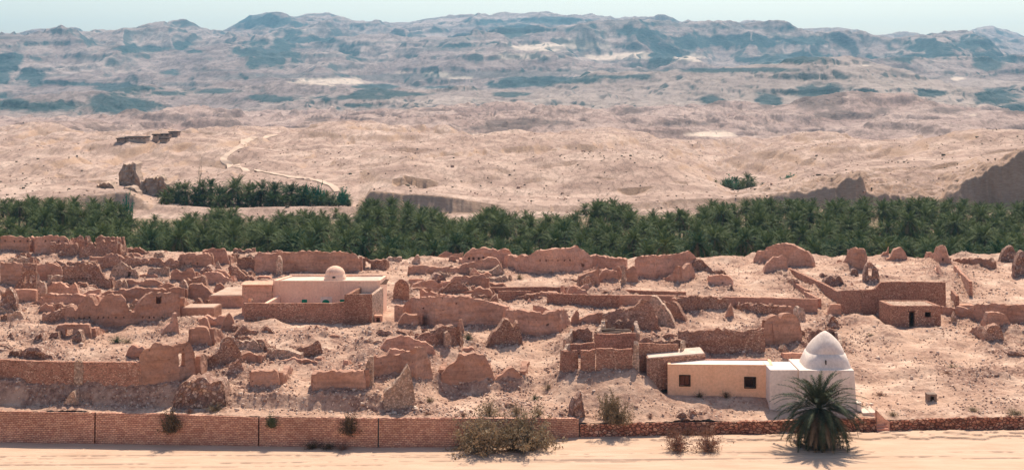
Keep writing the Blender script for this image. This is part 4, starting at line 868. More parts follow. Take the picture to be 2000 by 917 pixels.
def prism(name, plan, zb, zt, mat, parent=None, rmat=None, inset=0.0):
    """closed block: plan = corner list (ccw seen from above), zt scalar or one per corner; inset shrinks the top"""
    n = len(plan); zt = [zt] * n if not hasattr(zt, '__len__') else zt; zb = [zb] * n if not hasattr(zb, '__len__') else zb
    cx = sum(p[0] for p in plan) / n; cy = sum(p[1] for p in plan) / n
    V = [(p[0], p[1], zb[i]) for i, p in enumerate(plan)]
    V += [(p[0] + (cx - p[0]) * inset, p[1] + (cy - p[1]) * inset, zt[i]) for i, p in enumerate(plan)]
    Fc = [tuple(range(n - 1, -1, -1)), tuple(range(n, 2 * n))] + [(i, (i + 1) % n, n + (i + 1) % n, n + i) for i in range(n)]
    mi = [0, 1] + [0] * n
    o = put(name, V, Fc, mat, parent, mats=[mat, rmat or mat], midx=mi)
    b = o.modifiers.new('bevel', 'BEVEL'); b.width = 0.04; b.segments = 2; b.limit_method = 'ANGLE'
    return o
def boxw(name, p0, p1, mat, parent=None):
    x0, y0, z0 = p0; x1, y1, z1 = p1
    return prism(name, [(x0, y0), (x1, y0), (x1, y1), (x0, y1)], z0, z1, mat, parent)
def lathe(name, cx, cy, prof, mat, parent, n=40, sq=0.0, wob=0.02):
    V = []; Fc = []
    for k, (r, z) in enumerate(prof):
        for i in range(n):
            a = 2 * math.pi * i / n
            rr = r * (1 + wob * float(vnoise(math.cos(a) * 2 + k * .3, math.sin(a) * 2, 9)))
            if sq: 
                c, s = abs(math.cos(a)), abs(math.sin(a)); rr *= (1 - sq) + sq * (1 / max(c, s))
            V.append((cx + rr * math.cos(a), cy + rr * math.sin(a), z))
    for k in range(len(prof) - 1):
        for i in range(n):
            Fc.append((k * n + i, k * n + (i + 1) % n, (k + 1) * n + (i + 1) % n, (k + 1) * n + i))
    Fc.append(tuple((len(prof) - 1) * n + i for i in range(n)))
    return put(name, V, Fc, mat, parent, smooth=True)
def X(px, D): return (px - CX) * D / F
def Zp(py, D): return CAMZ - (py - HY) * D / F

def house(name, label, cat, A, B, tA, tB, depth, mat, rmat, holes, lip=0.14, th=0.35, partmat=None):
    a = hit(*A); b = hit(*B); zA, zB = Zp(tA, a[1]), Zp(tB, b[1])
    d = (b - a)[:2]; d /= np.linalg.norm(d); nrm = np.array([-d[1], d[0]])
    r = empty(name, tuple((a + b) / 2), label, cat)
    base = [tuple(a), tuple(b)]
    V, Fc = wall_geom(mat, base, [(A[0], tA), (B[0], tB)], th, holes, sink=0.9, skirt=0)
    put('wall', V, Fc, MATS[mat], r)
    m_ = MATS[mat]
    q = lambda s, t: (a[0] + (b[0] - a[0]) * s + nrm[0] * t, a[1] + (b[1] - a[1]) * s + nrm[1] * t)
    L = np.linalg.norm((b - a)[:2]); e = th / L
    zb = min(a[2], b[2]) - .9
    prism('wall', [q(0, th), q(e, th), q(e, depth), q(0, depth)], zb, [zA - .01, zA - .01, zA, zA], m_, r)
    prism('wall', [q(1 - e, th), q(1, th), q(1, depth), q(1 - e, depth)], zb, [zB - .01, zB - .01, zB, zB], m_, r)
    prism('wall', [q(e, depth - th), q(1 - e, depth - th), q(1 - e, depth), q(e, depth)], zb, [zA, zB, zB, zA], partmat or m_, r)
    prism('roof', [q(e, th), q(1 - e, th), q(1 - e, depth - th), q(e, depth - th)], min(zA, zB) - lip - .22, [zA - lip, zB - lip, zB - lip, zA - lip], rmat, r)
    flatmask.append(((a[0] + b[0]) / 2, (a[1] + b[1]) / 2 + depth / 2, L / 2 + .3, depth / 2 + .6, min(a[2], b[2]) + .1))
    return r, a, b, nrm, d

# ---- ochre house by the marabout
r, a, b, nrm, dd = house('ochre_house', 'long low ochre house with one shuttered and one open window by the white dome', 'house',
          (1304, 762), (1510, 777), 711, 712.5, 3.0, 'Y', WHITE, [(1328, 733, 1347, 752, 't'), (1455, 737, 1475, 756, 't')], lip=.10, th=.3, partmat=BRIM)
def on_line(a, b, px):
    # point of the plan segment a-b seen in column px
    u = (px - CX) / F; s = (u * a[1] - a[0]) / ((b[0] - a[0]) - u * (b[1] - a[1])); return a + (b - a) * s
def bar(name, a, b, px0, py0, px1, py1, off0, off1, mat, parent, nrm):
    p = on_line(a, b, px0); q = on_line(a, b, px1)
    z0 = Zp(py1, (p[1] + q[1]) / 2); z1 = Zp(py0, (p[1] + q[1]) / 2)
    return prism(name, [(p[0] + nrm[0] * off0, p[1] + nrm[1] * off0), (q[0] + nrm[0] * off0, q[1] + nrm[1] * off0),
                        (q[0] + nrm[0] * off1, q[1] + nrm[1] * off1), (p[0] + nrm[0] * off1, p[1] + nrm[1] * off1)], z0, z1, mat, parent)
def framed(px0, py0, px1, py1, a, b, nrm, parent, w=1.6, mat=DARKWOOD):
    """four-bar frame as one mesh"""
    objs = []
    V = []; Fc = []
    for (x0, y0, x1, y1) in ((px0 - w, py0 - w, px1 + w, py0), (px0 - w, py1, px1 + w, py1 + w), (px0 - w, py0, px0, py1), (px1, py0, px1 + w, py1)):
        p = on_line(a, b, x0); q = on_line(a, b, x1); D_ = (p[1] + q[1]) / 2
        z0, z1 = Zp(y1, D_), Zp(y0, D_); k = len(V)
        for z in (z0, z1):
            for (pt, of) in ((p, -.05), (q, -.05), (q, .12), (p, .12)): V.append((pt[0] + nrm[0] * of, pt[1] + nrm[1] * of, z))
        Fc += [(k, k + 1, k + 5, k + 4), (k + 1, k + 2, k + 6, k + 5), (k + 2, k + 3, k + 7, k + 6), (k + 3, k, k + 4, k + 7), (k + 4, k + 5, k + 6, k + 7), (k + 3, k + 2, k + 1, k)]
    return put('window_frame', V, Fc, mat, parent)
fr1 = framed(1328, 733, 1347, 752, a, b, nrm, r)
sh = bar('shutter', a, b, 1328.3, 733.3, 1337.3, 751.7, .10, .15, WOOD, r, nrm); bar('shutter', a, b, 1338.0, 733.3, 1346.7, 751.7, .10, .15, WOOD, r, nrm)
framed(1455, 737, 1475, 756, a, b, nrm, r)
bar('shutter', a, b, 1471.5, 737.3, 1474.7, 755.7, .08, .25, DARKWOOD, r, nrm)

# ---- stone hut
r, a, b, nrm, dd = house('stone_hut', 'small stone hut with an open black doorway and one window at the right', 'hut',
          (1742, 640), (1838, 637.5), 597, 597, 4.2, 'r', LIGHT, [(1776, 608.5, 1787, 640, 't'), (1807, 609, 1819, 619, 't')], lip=.06, th=.45)
bar('door', a, b, 1777, 610, 1779, 638, .3, .9, DARKWOOD, r, nrm)
bar('lintel', a, b, 1774.5, 606.8, 1788.5, 608.8, -.03, .2, WOOD, r, nrm)

# ---- flat roofed solids
def solid(name, label, cat, pxs, base_py, top_py, depth, mat, rmat, skew=0.0):
    a = hit(pxs[0], base_py); b = hit(pxs[1], base_py)
    zt = Zp(top_py, (a[1] + b[1]) / 2)
    r = empty(name, tuple((a + b) / 2), label, cat)
    P = [(a[0], a[1]), (b[0], b[1]), (b[0] + skew, b[1] + depth), (a[0] + skew, a[1] + depth)]
    prism('wall', P, min(a[2], b[2]) - .9, zt, mat, r)
    P2 = [(a[0] + .12, a[1] + .12), (b[0] - .12, b[1] + .12), (b[0] + skew - .12, b[1] + depth - .12), (a[0] + skew + .12, a[1] + depth - .12)]
    prism('roof', P2, zt - .1, zt + .07, rmat, r)
    flatmask.append(((a[0] + b[0]) / 2, a[1] + depth / 2, abs(b[0] - a[0]) / 2 + .3, depth / 2 + .6, a[2] + .1))
    return r
solid('outbuilding', 'flat pale roofed stone outbuilding half hidden by the left end of the ochre house', 'outbuilding', (1264, 1378), 736, 695, 3.4, STONE, ROOF)
solid('outbuilding', 'low flat roofed mud outbuilding at the right end of the humped wall', 'outbuilding', (354, 418), 629, 601, 2.8, MUD, ROOFD, .3)
solid('outbuilding', 'sunken building with a broad pale flat roof left of the red annexe', 'outbuilding', (408, 473), 598, 577, 7.0, MUD, ROOFD, 0.8)

# ---- mosque
DY = hit(577, 630)[1]; ZY = hit(577, 630)[2]
r = empty('mosque', (X(640, 170), 171, ZY), 'cream limewashed mosque with a small round dome and green shutters', 'mosque')
DM = DY + 5
yw = hit(477, 630); yw2 = hit(672, 630)
m0 = np.array([X(533, DM), DM, ZY]); m1 = np.array([X(742, DM), DM, ZY]); zt = Zp(548, DM)
V, Fc = wall_geom('C', [tuple(m0), tuple(m1)], [(533, 548), (742, 548)], .4, [(700.5, 550.5, 702.5, 553.5, 'p'), (726, 549.5, 728.5, 553, 'p')], sink=1.2, skirt=0)
put('wall', V, Fc, CREAM, r)
DB = (CAMZ - zt) * F / (537 - HY)
xb0, xb1 = X(566, DB), X(750, DB)
prism('wall', [(m0[0], DM + .4), (m0[0] + .4, DM + .4), (xb0 + .4, DB - .3), (xb0, DB - .3)], ZY - 1, zt + .02, CREAM, r)
prism('wall', [(m1[0] - .35, DM + .4), (m1[0] + .003, DM + .4), (xb1 + .35, DB - .3), (xb1, DB - .3)], ZY - 1, zt + .02, CREAM, r)
prism('wall', [(xb0, DB - .3), (xb1 + .35, DB - .3), (xb1 + .35, DB), (xb0, DB)], ZY - 1, zt + .12, CREAM, r)
prism('roof', [(m0[0] + .42, DM + .4), (m1[0] - .36, DM + .4), (xb1 - .02, DB - .32), (xb0 + .42, DB - .32)], zt - .4, zt - .12, ROOF, r)
dc = (X(654.5, DM + 2.2), DM + 2.3)
lathe('dome', dc[0], dc[1], [(1.28, zt - .3), (1.28, zt + .28), (1.17, zt + .34), (1.15, zt + .62), (1.07, zt + .86), (.88, zt + 1.13), (.58, zt + 1.34), (.25, zt + 1.45), (.02, zt + 1.47)], CREAM, r)
boxw('vent', (dc[0] - .18, dc[1] - 1.31, zt + .16), (dc[0] + .18, dc[1] - 1.1, zt + .34), DARKWOOD, r)
for (x0, x1, y0, y1) in ((589.5, 599.5, 584.5, 600), (664, 674, 584.5, 600)):
    w = boxw('window', (X(x0, DM), DM - .05, Zp(y1, DM)), (X(x1, DM), DM + .1, Zp(y0, DM)), GREEN, r)
lx0, lx1 = X(626, DM), X(649, DM)
boxw('door_surround', (lx0, DM - .03, ZY), (lx1, DM + .05, Zp(579.5, DM)), WHITE, r)
n_ = 14; xc = X(636.5, DM); rr = X(643.5, DM) - xc; zc = Zp(590, DM)
V = [(xc - rr, DM - .07, ZY), (xc + rr, DM - .07, ZY)] + [(xc + rr * math.cos(math.pi * i / n_), DM - .07, zc + .8 * rr * math.sin(math.pi * i / n_)) for i in range(n_ + 1)]
k = len(V); V += [(v[0], DM + .1, v[2]) for v in V]
order = [0, 1] + list(range(2, k))
put('door', V, [tuple(order)] + [(order[i], order[(i + 1) % k], k + order[(i + 1) % k], k + order[i]) for i in range(k)], GREEN, r)
for i in range(5):
    boxw('roof_beam', (m1[0] - .1, DM + .5 + i * .75, zt - .5 + i * .02), (m1[0] + .75, DM + .62 + i * .75, zt - .38 + i * .02), LOG, r)
# front box and yard wall, annexe
fx0, fx1 = X(673, DY), X(727, DY); fz = Zp(576, DY)
ft = empty('mosque_porch', (fx0, DY, ZY), 'tall open topped stone porch box on the right front of the mosque', 'porch')
V, Fc = wall_geom('r', [(fx0, DY - .3, ZY), (fx1, DY - .3, ZY)], [(672, 575), (728, 574)], .4, sink=1, skirt=0); put('wall', V, Fc, BUILT, ft)
prism('wall', [(fx0, DY + .1), (fx0 + .4, DY + .1), (fx0 + 1.4, DM - .02), (fx0 + 1.0, DM - .02)], ZY - 1, [fz - .01, fz - .01, fz + .15, fz + .15], BUILT, ft)
prism('wall', [(fx1 - .4, DY + .1), (fx1, DY + .1), (X(742, DY) - .05, DM - .02), (X(742, DY) - .45, DM - .02)], ZY - 1, [fz - .01, fz - .01, fz + .2, fz + .2], LIGHT, ft)
prism('roof', [(fx0 + .4, DY + .1), (fx1 - .4, DY + .1), (fx1 - .1, DM - .05), (fx0 + 1.4, DM - .05)], fz - .9, fz - .5, ROOF, ft)
flatmask.append(((X(540, DY) + fx1) / 2, DY + 4.5, 13.5, 5.6, ZY + .05))
ln = "stone_wall;r;.45;477,631 577,631 673,631;477,592 540,592 600,592 655,592 660,590 673,590;;long speckled stone yard wall in front of the mosque;skirt=0"
add_wall(ln)
sw = hit(477, 630)
prism_yard = empty('yard_wall', (sw[0], sw[1], ZY), 'pale rendered yard wall running back to the mosque front left corner', 'wall')
prism('wall', [(X(512, DY) , DY + .5), (X(512, DY) + .4, DY + .5), (m0[0] + .9, DM - .02), (m0[0] + .5, DM - .02)], ZY - .5, [Zp(592, DY) - .1, Zp(592, DY) - .1, Zp(577, DM), Zp(577, DM)], CREAM, prism_yard)
an = empty('mosque_annexe', (X(500, DM), DM, ZY), 'flat topped red annexe with a small dark opening left of the mosque', 'annexe')
DA = DM - .6
V, Fc = wall_geom('p', [(X(472.5, DA), DA, ZY), (X(531, DA), DA, ZY)], [(472.5, 557), (531, 557)], .4, [(484, 582, 496, 589, 't')], sink=1, skirt=0); put('wall', V, Fc, PINK, an)
boxw('wall', (X(472.5, DA), DA + .4, ZY - 1), (X(472.5, DA) + .4, DA + 4, Zp(557, DA)), PINK, an)
prism('roof', [(X(472.5, DA) - .2, DA - .08), (X(531, DA) + .1, DA - .08), (X(531, DA) + .1, DA + 3), (X(472.5, DA) - .2, DA + 3)], Zp(557, DA) + .01, Zp(557, DA) + .1, PINK, an)
# small things by the yard wall
def frame_block(name, label, cat, px0, px1, py0, py1, depth, mat, open_=True):
    a = hit(px0, py1); b = hit(px1, py1); a[1] = b[1] = (a[1] + b[1]) / 2; zt_ = Zp(py0, a[1]); z0 = min(a[2], b[2]) - .3
    w = b[0] - a[0]
    V = []; Fc = []
    def bx(x0, y0, z0_, x1, y1, z1_):
        k = len(V)
        for z in (z0_, z1_):
            V.extend([(x0, y0, z), (x1, y0, z), (x1, y1, z), (x0, y1, z)])
        Fc.extend([(k, k + 1, k + 5, k + 4), (k + 1, k + 2, k + 6, k + 5), (k + 2, k + 3, k + 7, k + 6), (k + 3, k, k + 4, k + 7), (k + 4, k + 5, k + 6, k + 7), (k + 3, k + 2, k + 1, k)])
    y = a[1]
    bx(a[0], y, z0, a[0] + w * .27, y + depth, zt_ - w * .22)
    bx(b[0] - w * .27, y, z0, b[0], y + depth, zt_ - w * .22)
    bx(a[0] - .02, y - .02, zt_ - w * .22 + .002, b[0] + .02, y + depth, zt_)
    bx(a[0] + w * .27 + .003, y + depth - .12, z0, b[0] - w * .27 - .003, y + depth - .02, zt_ - w * .22 - .003)
    o = put(name, V, Fc, mat); tag(o, label, cat)
frame_block('hearth', 'small square concrete block with an opening, alone on the open right slope', 'block', 1812, 1830, 769, 785, .9, CONC)
frame_block('gateway', 'little stone door frame against the left end of the mosque yard wall', 'door frame', 502, 517, 619, 632, .5, LIGHT)
frame_block('hutch', 'small pinkish box with a dark opening at the mosque right front corner', 'box', 731, 746, 616, 629, .9, PINK)

# timber in the court
c0 = hit(1175, 690); lg = []
zc = Zp(651, c0[1]) - .6
V = []; Fc = []
def log_tube(V, Fc, p, q, r_, n=7):
    p = np.array(p, float); q = np.array(q, float); t = q - p; t /= np.linalg.norm(t)
    u = np.cross(t, (0, 0, 1.0)); u /= np.linalg.norm(u); w = np.cross(t, u); k = len(V)
    for c in (p, q):
        for i in range(n): V.append(tuple(c + r_ * (u * math.cos(2 * math.pi * i / n) + w * math.sin(2 * math.pi * i / n))))
    for i in range(n): Fc.append((k + i, k + (i + 1) % n, k + n + (i + 1) % n, k + n + i))
    Fc.append(tuple(k + i for i in range(n))); Fc.append(tuple(k + n + i for i in reversed(range(n))))
for i in range(26):
    x0 = X(1164 + random.random() * 20, c0[1] + 2); y0 = c0[1] + 1.0 + random.random() * 4.5
    ang = random.uniform(-.5, .5); L_ = random.uniform(1.5, 3.6); z0 = zc + random.uniform(-.2, .35)
    log_tube(V, Fc, (x0, y0, z0), (min(x0 + L_, X(1236, c0[1])), y0 + L_ * ang * .4, z0 + random.uniform(-.2, .3)), random.uniform(.05, .11))
o = put('timber_heap', V, Fc, LOG); tag(o, 'heap of fallen grey palm logs inside the square stone court', 'timber')
boxw_ = prism('earth_fill', [(X(1166, c0[1]), c0[1] + .6), (X(1236, c0[1]), c0[1] + .6), (X(1234, c0[1] + 6), c0[1] + 6), (X(1168, c0[1] + 6), c0[1] + 6)], zc - 2.2, zc - .12, ROCK)
tag(boxw_, 'rubble filled floor under the logs of the square court', 'earth fill')

# ---- marabout
DT = 134.8
hb = hit(1510, 785)
mr = empty('marabout', (X(1612, DT), DT, 2.0), 'whitewashed marabout shrine with a pointed dome behind the big palm', 'shrine')
z2 = Zp(722, DT); z0 = 0.9
pl = lambda x0, x1, d0, d1: [(X(x0, DT), d0), (X(x1, DT), d0), (X(x1, DT), d1), (X(x0, DT), d1)]
prism('base', pl(1556, 1673, DT - .35, DT + 5.6), z0, z2, WHITE, mr, inset=.09)
prism('wing', pl(1504, 1560, DT + .1, DT + 4.2), z0, z2 - .02, WHITE, mr, inset=.03)
dcx, dcy = X(1612, DT + 2.4), DT + 2.6
def sq_ring(prof, n=48, wob=.015, p=4.0):
    V = []; Fc = []
    for k_, (hw, z, pp) in enumerate(prof):
        for i in range(n):
            a_ = 2 * math.pi * i / n; c, s = math.cos(a_), math.sin(a_)
            rr = hw / ((abs(c) ** pp + abs(s) ** pp) ** (1 / pp))
            rr *= 1 + wob * float(vnoise(c * 2 + z, s * 2 + z, 4))
            V.append((dcx + rr * c, dcy + rr * s, z))
    for k_ in range(len(prof) - 1):
        for i in range(n): Fc.append((k_ * n + i, k_ * n + (i + 1) % n, (k_ + 1) * n + (i + 1) % n, (k_ + 1) * n + i))
    Fc.append(tuple((len(prof) - 1) * n + i for i in range(n)))
    return V, Fc
z3 = Zp(692, DT + 1.0); za = Zp(646, DT + 2.5)
V, Fc = sq_ring([(2.26, z2 - .3, 7), (2.2, z2 + .06, 7), (2.0, (z2 + z3) / 2, 6), (1.77, z3, 4.5)]); put('drum', V, Fc, WHITE, mr, smooth=True)
hh = za - z3
V, Fc = sq_ring([(1.7, z3 - .02, 4), (1.68, z3 + .1 * hh, 3.5), (1.56, z3 + .27 * hh, 2.8), (1.36, z3 + .45 * hh, 2.4), (1.08, z3 + .62 * hh, 2.1), (.74, z3 + .78 * hh, 2), (.42, z3 + .91 * hh, 2), (.1, z3 + hh, 2)]); put('dome', V, Fc, WHITE, mr, smooth=True)
boxw('slit_window', (X(1614.5, DT), dcy - 2.16, Zp(714, DT)), (X(1616.5, DT), dcy - 1.9, Zp(705, DT)), DARKWOOD, mr)
prism('step_block', pl(1671, 1680, DT - .6, DT + .9), z0, Zp(783, DT), WHITE, mr)
flatmask.append((X(1590, DT), DT + 2.6, 4.6, 3.4, 2.25))
# ---- steps
st = empty('stone_steps', (X(1724, 132), 131.9, 0), 'short flight of five stone steps through the dry stone wall', 'steps')
for i in range(5):
    boxw('step', (X(1712, 132) + .02, 131.6 + i * .34, -.3), (X(1738, 132) - .1, 131.6 + (i + 1) * .34 + (.5 if i == 4 else -.003), .2 + i * .2), BRIM if i < 4 else ROOF, st)
ss = empty('threshold_slab', (X(1700, 134), 134, 1.3), 'pale rendered slab at the head of the stone steps', 'slab')
prism('slab', [(X(1682, 134), 133.4), (X(1710, 134), 133.6), (X(1706, 135), 136.2), (X(1680, 135), 136.2)], .6, 1.52, ROOF, ss)

# ---- coursed retaining wall (four panels, open joints)
rt = empty('retaining_wall', (X(500, 127.1), 127.1, 0), 'long coursed red stone retaining wall in four panels along the sandy wadi', 'retaining wall')
tops = _arr("-500,799 -100,802 0,803 185,806 330,809 505,814.5 740,817 1000,816.5 1131,817")
for p0, p1 in ((-300, 183.6), (186.2, 503.6), (506.4, 737.4), (740.2, 1131)):
    qx = [p0] + [v for v in (-100, 0, 185, 505, 740, 900) if p0 + 8 < v < p1 - 8] + [p1]
    B = [tuple(np.array([(p - CX) * d_ / F, d_, 0.0])) for p in qx for d_ in [CAMZ * F / (np.interp(p, _wl[:, 0], _wl[:, 1]) - HY)]]
    tq = [p0] + [v for v in tops[:, 0] if p0 < v < p1] + [p1]
    V, Fc = wall_geom('c', B, [(v, float(np.interp(v, tops[:, 0], tops[:, 1]))) for v in tq], .6, sink=.4, skirt=0, rag=.02, step=.5)
    put('panel', V, Fc, COURSED, rt)

# ---- small anonymous stubs that fill the crowded quarters
rsf = np.random.default_rng(77)
def filler(n, x0, x1, y0, y1, label, group):
    k = 0; tries = 0
    while k < n and tries < 900:
        tries += 1
        px, py = rsf.uniform(x0, x1), rsf.uniform(y0, y1)
        p = hit(px, py)
        if any(abs(p[0] - f[0]) < f[2] + 1.5 and abs(p[1] - f[1]) < f[3] + 2.0 for f in flatmask): continue
        L_ = rsf.uniform(1.6, 5.0); w = L_ * F / p[1]; h_ = rsf.uniform(.7, 2.3) * F / p[1]; a = rsf.uniform(-1.0, 1.0)
        tl = [(px - w / 2, py - h_ * rsf.uniform(.1, .6))] + [(px - w / 2 + w * q, py - h_ * rsf.uniform(.55, 1.0)) for q in (.25, .45, .65, .85)] + [(px + w / 2, py - h_ * rsf.uniform(.05, .6))]
        m_ = rsf.choice(['m', 's', 's', 'l', 'm'])
        V, Fc = wall_geom(m_, [(px - w / 2, py - a), (px + w / 2, py + a)], tl, rsf.uniform(.5, .9))
        e = rsf.integers(0, 2); xe, ye = (X(px - w / 2, p[1]) + .3, p[1] + .7) if e == 0 else (X(px + w / 2, p[1]) - .3, p[1] + .7)
        q0 = Hs(xe, ye)[0]; ln_ = rsf.uniform(1, 3.5); hh = h_ * p[1] / F
        V2, F2 = wall_geom(m_, [(xe, ye, q0), (xe + .2, ye + ln_, q0)], [(0, 0), (1, 0)], .55, skirt=0, side=1 if e == 0 else -1, tz=[q0 + hh * .7, q0 + hh * .6, q0 + hh * .4, q0 + .15])
        j = len(V); V = list(V) + list(V2); Fc = list(Fc) + [tuple(i + j for i in f_) for f_ in F2]
        o = put('wall_stub', V, Fc, MATS[m_]); tag(o, label, 'wall stub', group, 'thing'); k += 1
filler(58, 5, 545, 508, 650, 'low anonymous broken wall stub among the packed ruins at the left', 'small wall stubs in the left quarter')
filler(20, 800, 1240, 535, 600, 'low anonymous broken wall stub between the centre back walls', 'small wall stubs in the centre')
filler(14, 420, 900, 650, 745, 'low anonymous broken wall stub on the slope below the mosque', 'small wall stubs below the mosque')
# ---------------------------------------------------------------- ground sheets
def ground_mats():
    # village ground
    m, nt, b = newmat('rubbly_earth'); p = pos(nt)
    at_ = nt.nodes.new('ShaderNodeAttribute'); at_.attribute_name = 'rub'
    sand = ramp(nt, noise(nt, p, .22, 6), [(.3, (.44, .265, .18)), (.5, (.60, .395, .28)), (.75, (.80, .59, .44))])
    rb = ramp(nt, noise(nt, p, 2.2, 6, .75), [(.35, (.17, .09, .065)), (.5, (.36, .21, .15)), (.68, (.62, .42, .31))])
    f = math_(nt, 'ADD', math_(nt, 'MULTIPLY', at_.outputs['Fac'], .75), math_(nt, 'MULTIPLY', ramp(nt, noise(nt, p, .3, 5, .7), [(.38, 0.), (.6, 1.)]), .85), True)
    col = mix(nt, f, sand, rb)
    v = N(nt, 'ShaderNodeTexVoronoi', Scale=2.6); nt.links.new(p, v.inputs['Vector'])
    sc = nt.nodes.new('ShaderNodeSeparateColor'); nt.links.new(v.outputs['Color'], sc.inputs[0])
    pb = math_(nt, 'MULTIPLY', ramp(nt, v.outputs['Distance'], [(.16, 1.), (.3, 0.)]), ramp(nt, sc.outputs[0], [(.55, 0.), (.62, 1.)]))
    pb = math_(nt, 'MULTIPLY', pb, ramp(nt, noise(nt, p, .5, 3), [(.4, .1), (.6, 1.)]))
    col = mix(nt, math_(nt, 'MULTIPLY', pb, .5), col, mix(nt, sc.outputs[1], (.28, .16, .12), (.74, .55, .43)))
    nt.links.new(col, b.inputs['Base Color'])
    bump(nt, b, pb, .9, .12); bump(nt, b, noise(nt, p, 3.2, 7, .75), .9, .14)
    VG = m
    m, nt, b = newmat('wadi_sand'); p = pos(nt)
    col = ramp(nt, noise(nt, pos(nt, (.25, 1.2, 1)), .8, 6), [(.3, (.50, .33, .225)), (.7, (.62, .435, .31))])
    sp = ramp(nt, noise(nt, pos(nt, (.3, 2.5, 1)), 2.0, 6, .8), [(.3, .82), (.45, 1.0)])
    col = mix(nt, 1., col, sp, 'MULTIPLY')
    nt.links.new(col, b.inputs['Base Color'])
    bump(nt, b, noise(nt, pos(nt, (.5, 2.0, 1)), 2.5, 6, .7), .5, .06)
    WS = m
    def hill(name, s0, s1, s2, rk0, rk1, sc_, st0=(.66, .8), st1=(.88, 0.)):
        m, nt, b = newmat(name); p = pos(nt)
        a1 = nt.nodes.new('ShaderNodeAttribute'); a1.attribute_name = 'rock'
        a2 = nt.nodes.new('ShaderNodeAttribute'); a2.attribute_name = 'pale'
        col = ramp(nt, noise(nt, p, sc_ * .25, 7, .6), [(.3, s0), (.5, s1), (.72, s2)])
        sp = ramp(nt, noise(nt, pos(nt, (1, .35, 1)), sc_ * 9, 6, .8), [(.32, .58), (.48, 1.0), (.7, 1.16)])
        col = mix(nt, 1., col, sp, 'MULTIPLY')
        ch = math_(nt, 'ABSOLUTE', math_(nt, 'SUBTRACT', noise(nt, pos(nt, (1, .3, 1)), sc_ * .9, 5, .62), .5))
        col = mix(nt, .85, col, ramp(nt, ch, [(0, .6), (.025, .82), (.06, 1.03)]), 'MULTIPLY')
        col = mix(nt, a2.outputs['Fac'], col, (.80, .64, .50))
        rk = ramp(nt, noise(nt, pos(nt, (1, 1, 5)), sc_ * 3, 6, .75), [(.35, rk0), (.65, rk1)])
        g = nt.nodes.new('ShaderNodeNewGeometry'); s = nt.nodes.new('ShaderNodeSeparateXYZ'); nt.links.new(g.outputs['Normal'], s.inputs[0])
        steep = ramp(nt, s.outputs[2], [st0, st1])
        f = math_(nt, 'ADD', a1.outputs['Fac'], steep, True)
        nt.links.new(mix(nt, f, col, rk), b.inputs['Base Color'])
        bump(nt, b, noise(nt, p, sc_ * 4, 8, .75), .8, 1.2 / sc_ * .15)
        return m
    HL = hill('desert_slope', (.31, .205, .16), (.46, .32, .25), (.64, .47, .37), (.40, .25, .17), (.58, .40, .28), .25, (.80, .9), (.965, 0.))
    MT = hill('mountain_slope', (.22, .17, .16), (.33, .26, .235), (.50, .40, .35), (.02, .065, .07), (.10, .13, .13), .02, (.80, .85), (.95, 0.))
    FH = hill('foothill_slope', (.33, .225, .19), (.43, .31, .26), (.54, .40, .335), (.12, .10, .09), (.28, .20, .17), .06, (.8, .6), (.95, 0.))
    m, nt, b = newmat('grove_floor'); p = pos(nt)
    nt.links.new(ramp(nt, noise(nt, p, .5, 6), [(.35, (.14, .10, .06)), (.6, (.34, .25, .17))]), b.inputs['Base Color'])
    return VG, WS, HL, MT, m, FH
VG, WS, HL, MT, GF, FHM = ground_mats()

def fan(cols, Dfun):
    """Dfun: rows x cols array of depths"""
    D = Dfun; Xg = (cols[None] - CX) * D / F
    return Xg, D
cols = np.concatenate([np.arange(-560, -60, 8.0), np.arange(-60, 2060, 2.3), np.arange(2060, 2580, 8.0)])
dwp = CAMZ * F / (np.interp(cols, _wl[:, 0], _wl[:, 1]) - HY)
# wadi: from behind the camera's foot of frame to the retaining wall
s = np.concatenate([np.linspace(0, .86, 40)[:-1], np.linspace(.86, 1, 150)])
D = 60 + (dwp[None] + .29 - 60) * s[:, None]
Xg, D = fan(cols, D)
Z = H(Xg, D); Z[-1] = 0.0
# keep the strip at the wall foot in front of the step
grid_mesh('wadi_sand', Xg, D, Z, WS)
xx = np.linspace(-260, 260, 60); yy = np.linspace(-60, 60.0, 20)
XX, YY = np.meshgrid(xx, yy)
grid_mesh('valley_side', XX, YY, np.where(YY < 55, 0 + np.clip((40 - YY) / 60, 0, 1) ** 1.5 * 28, 0.0) - .05, WS)
# village
def smp(n, a, b, k):  # spacing grows k-fold
    g = np.geomspace(1, k, n); c = np.concatenate([[0], np.cumsum(g)]); return a + (b - a) * c / c[-1]
s = smp(520, 0, 1, 3.5)
D = (dwp[None] + .31) + (245 - dwp[None] - .31) * s[:, None]
Xg, D = fan(cols, D); Z = H(Xg, D)
grid_mesh('village_ground', Xg, D, Z, VG, {'rub': samp(rubmask, Xg, D)})
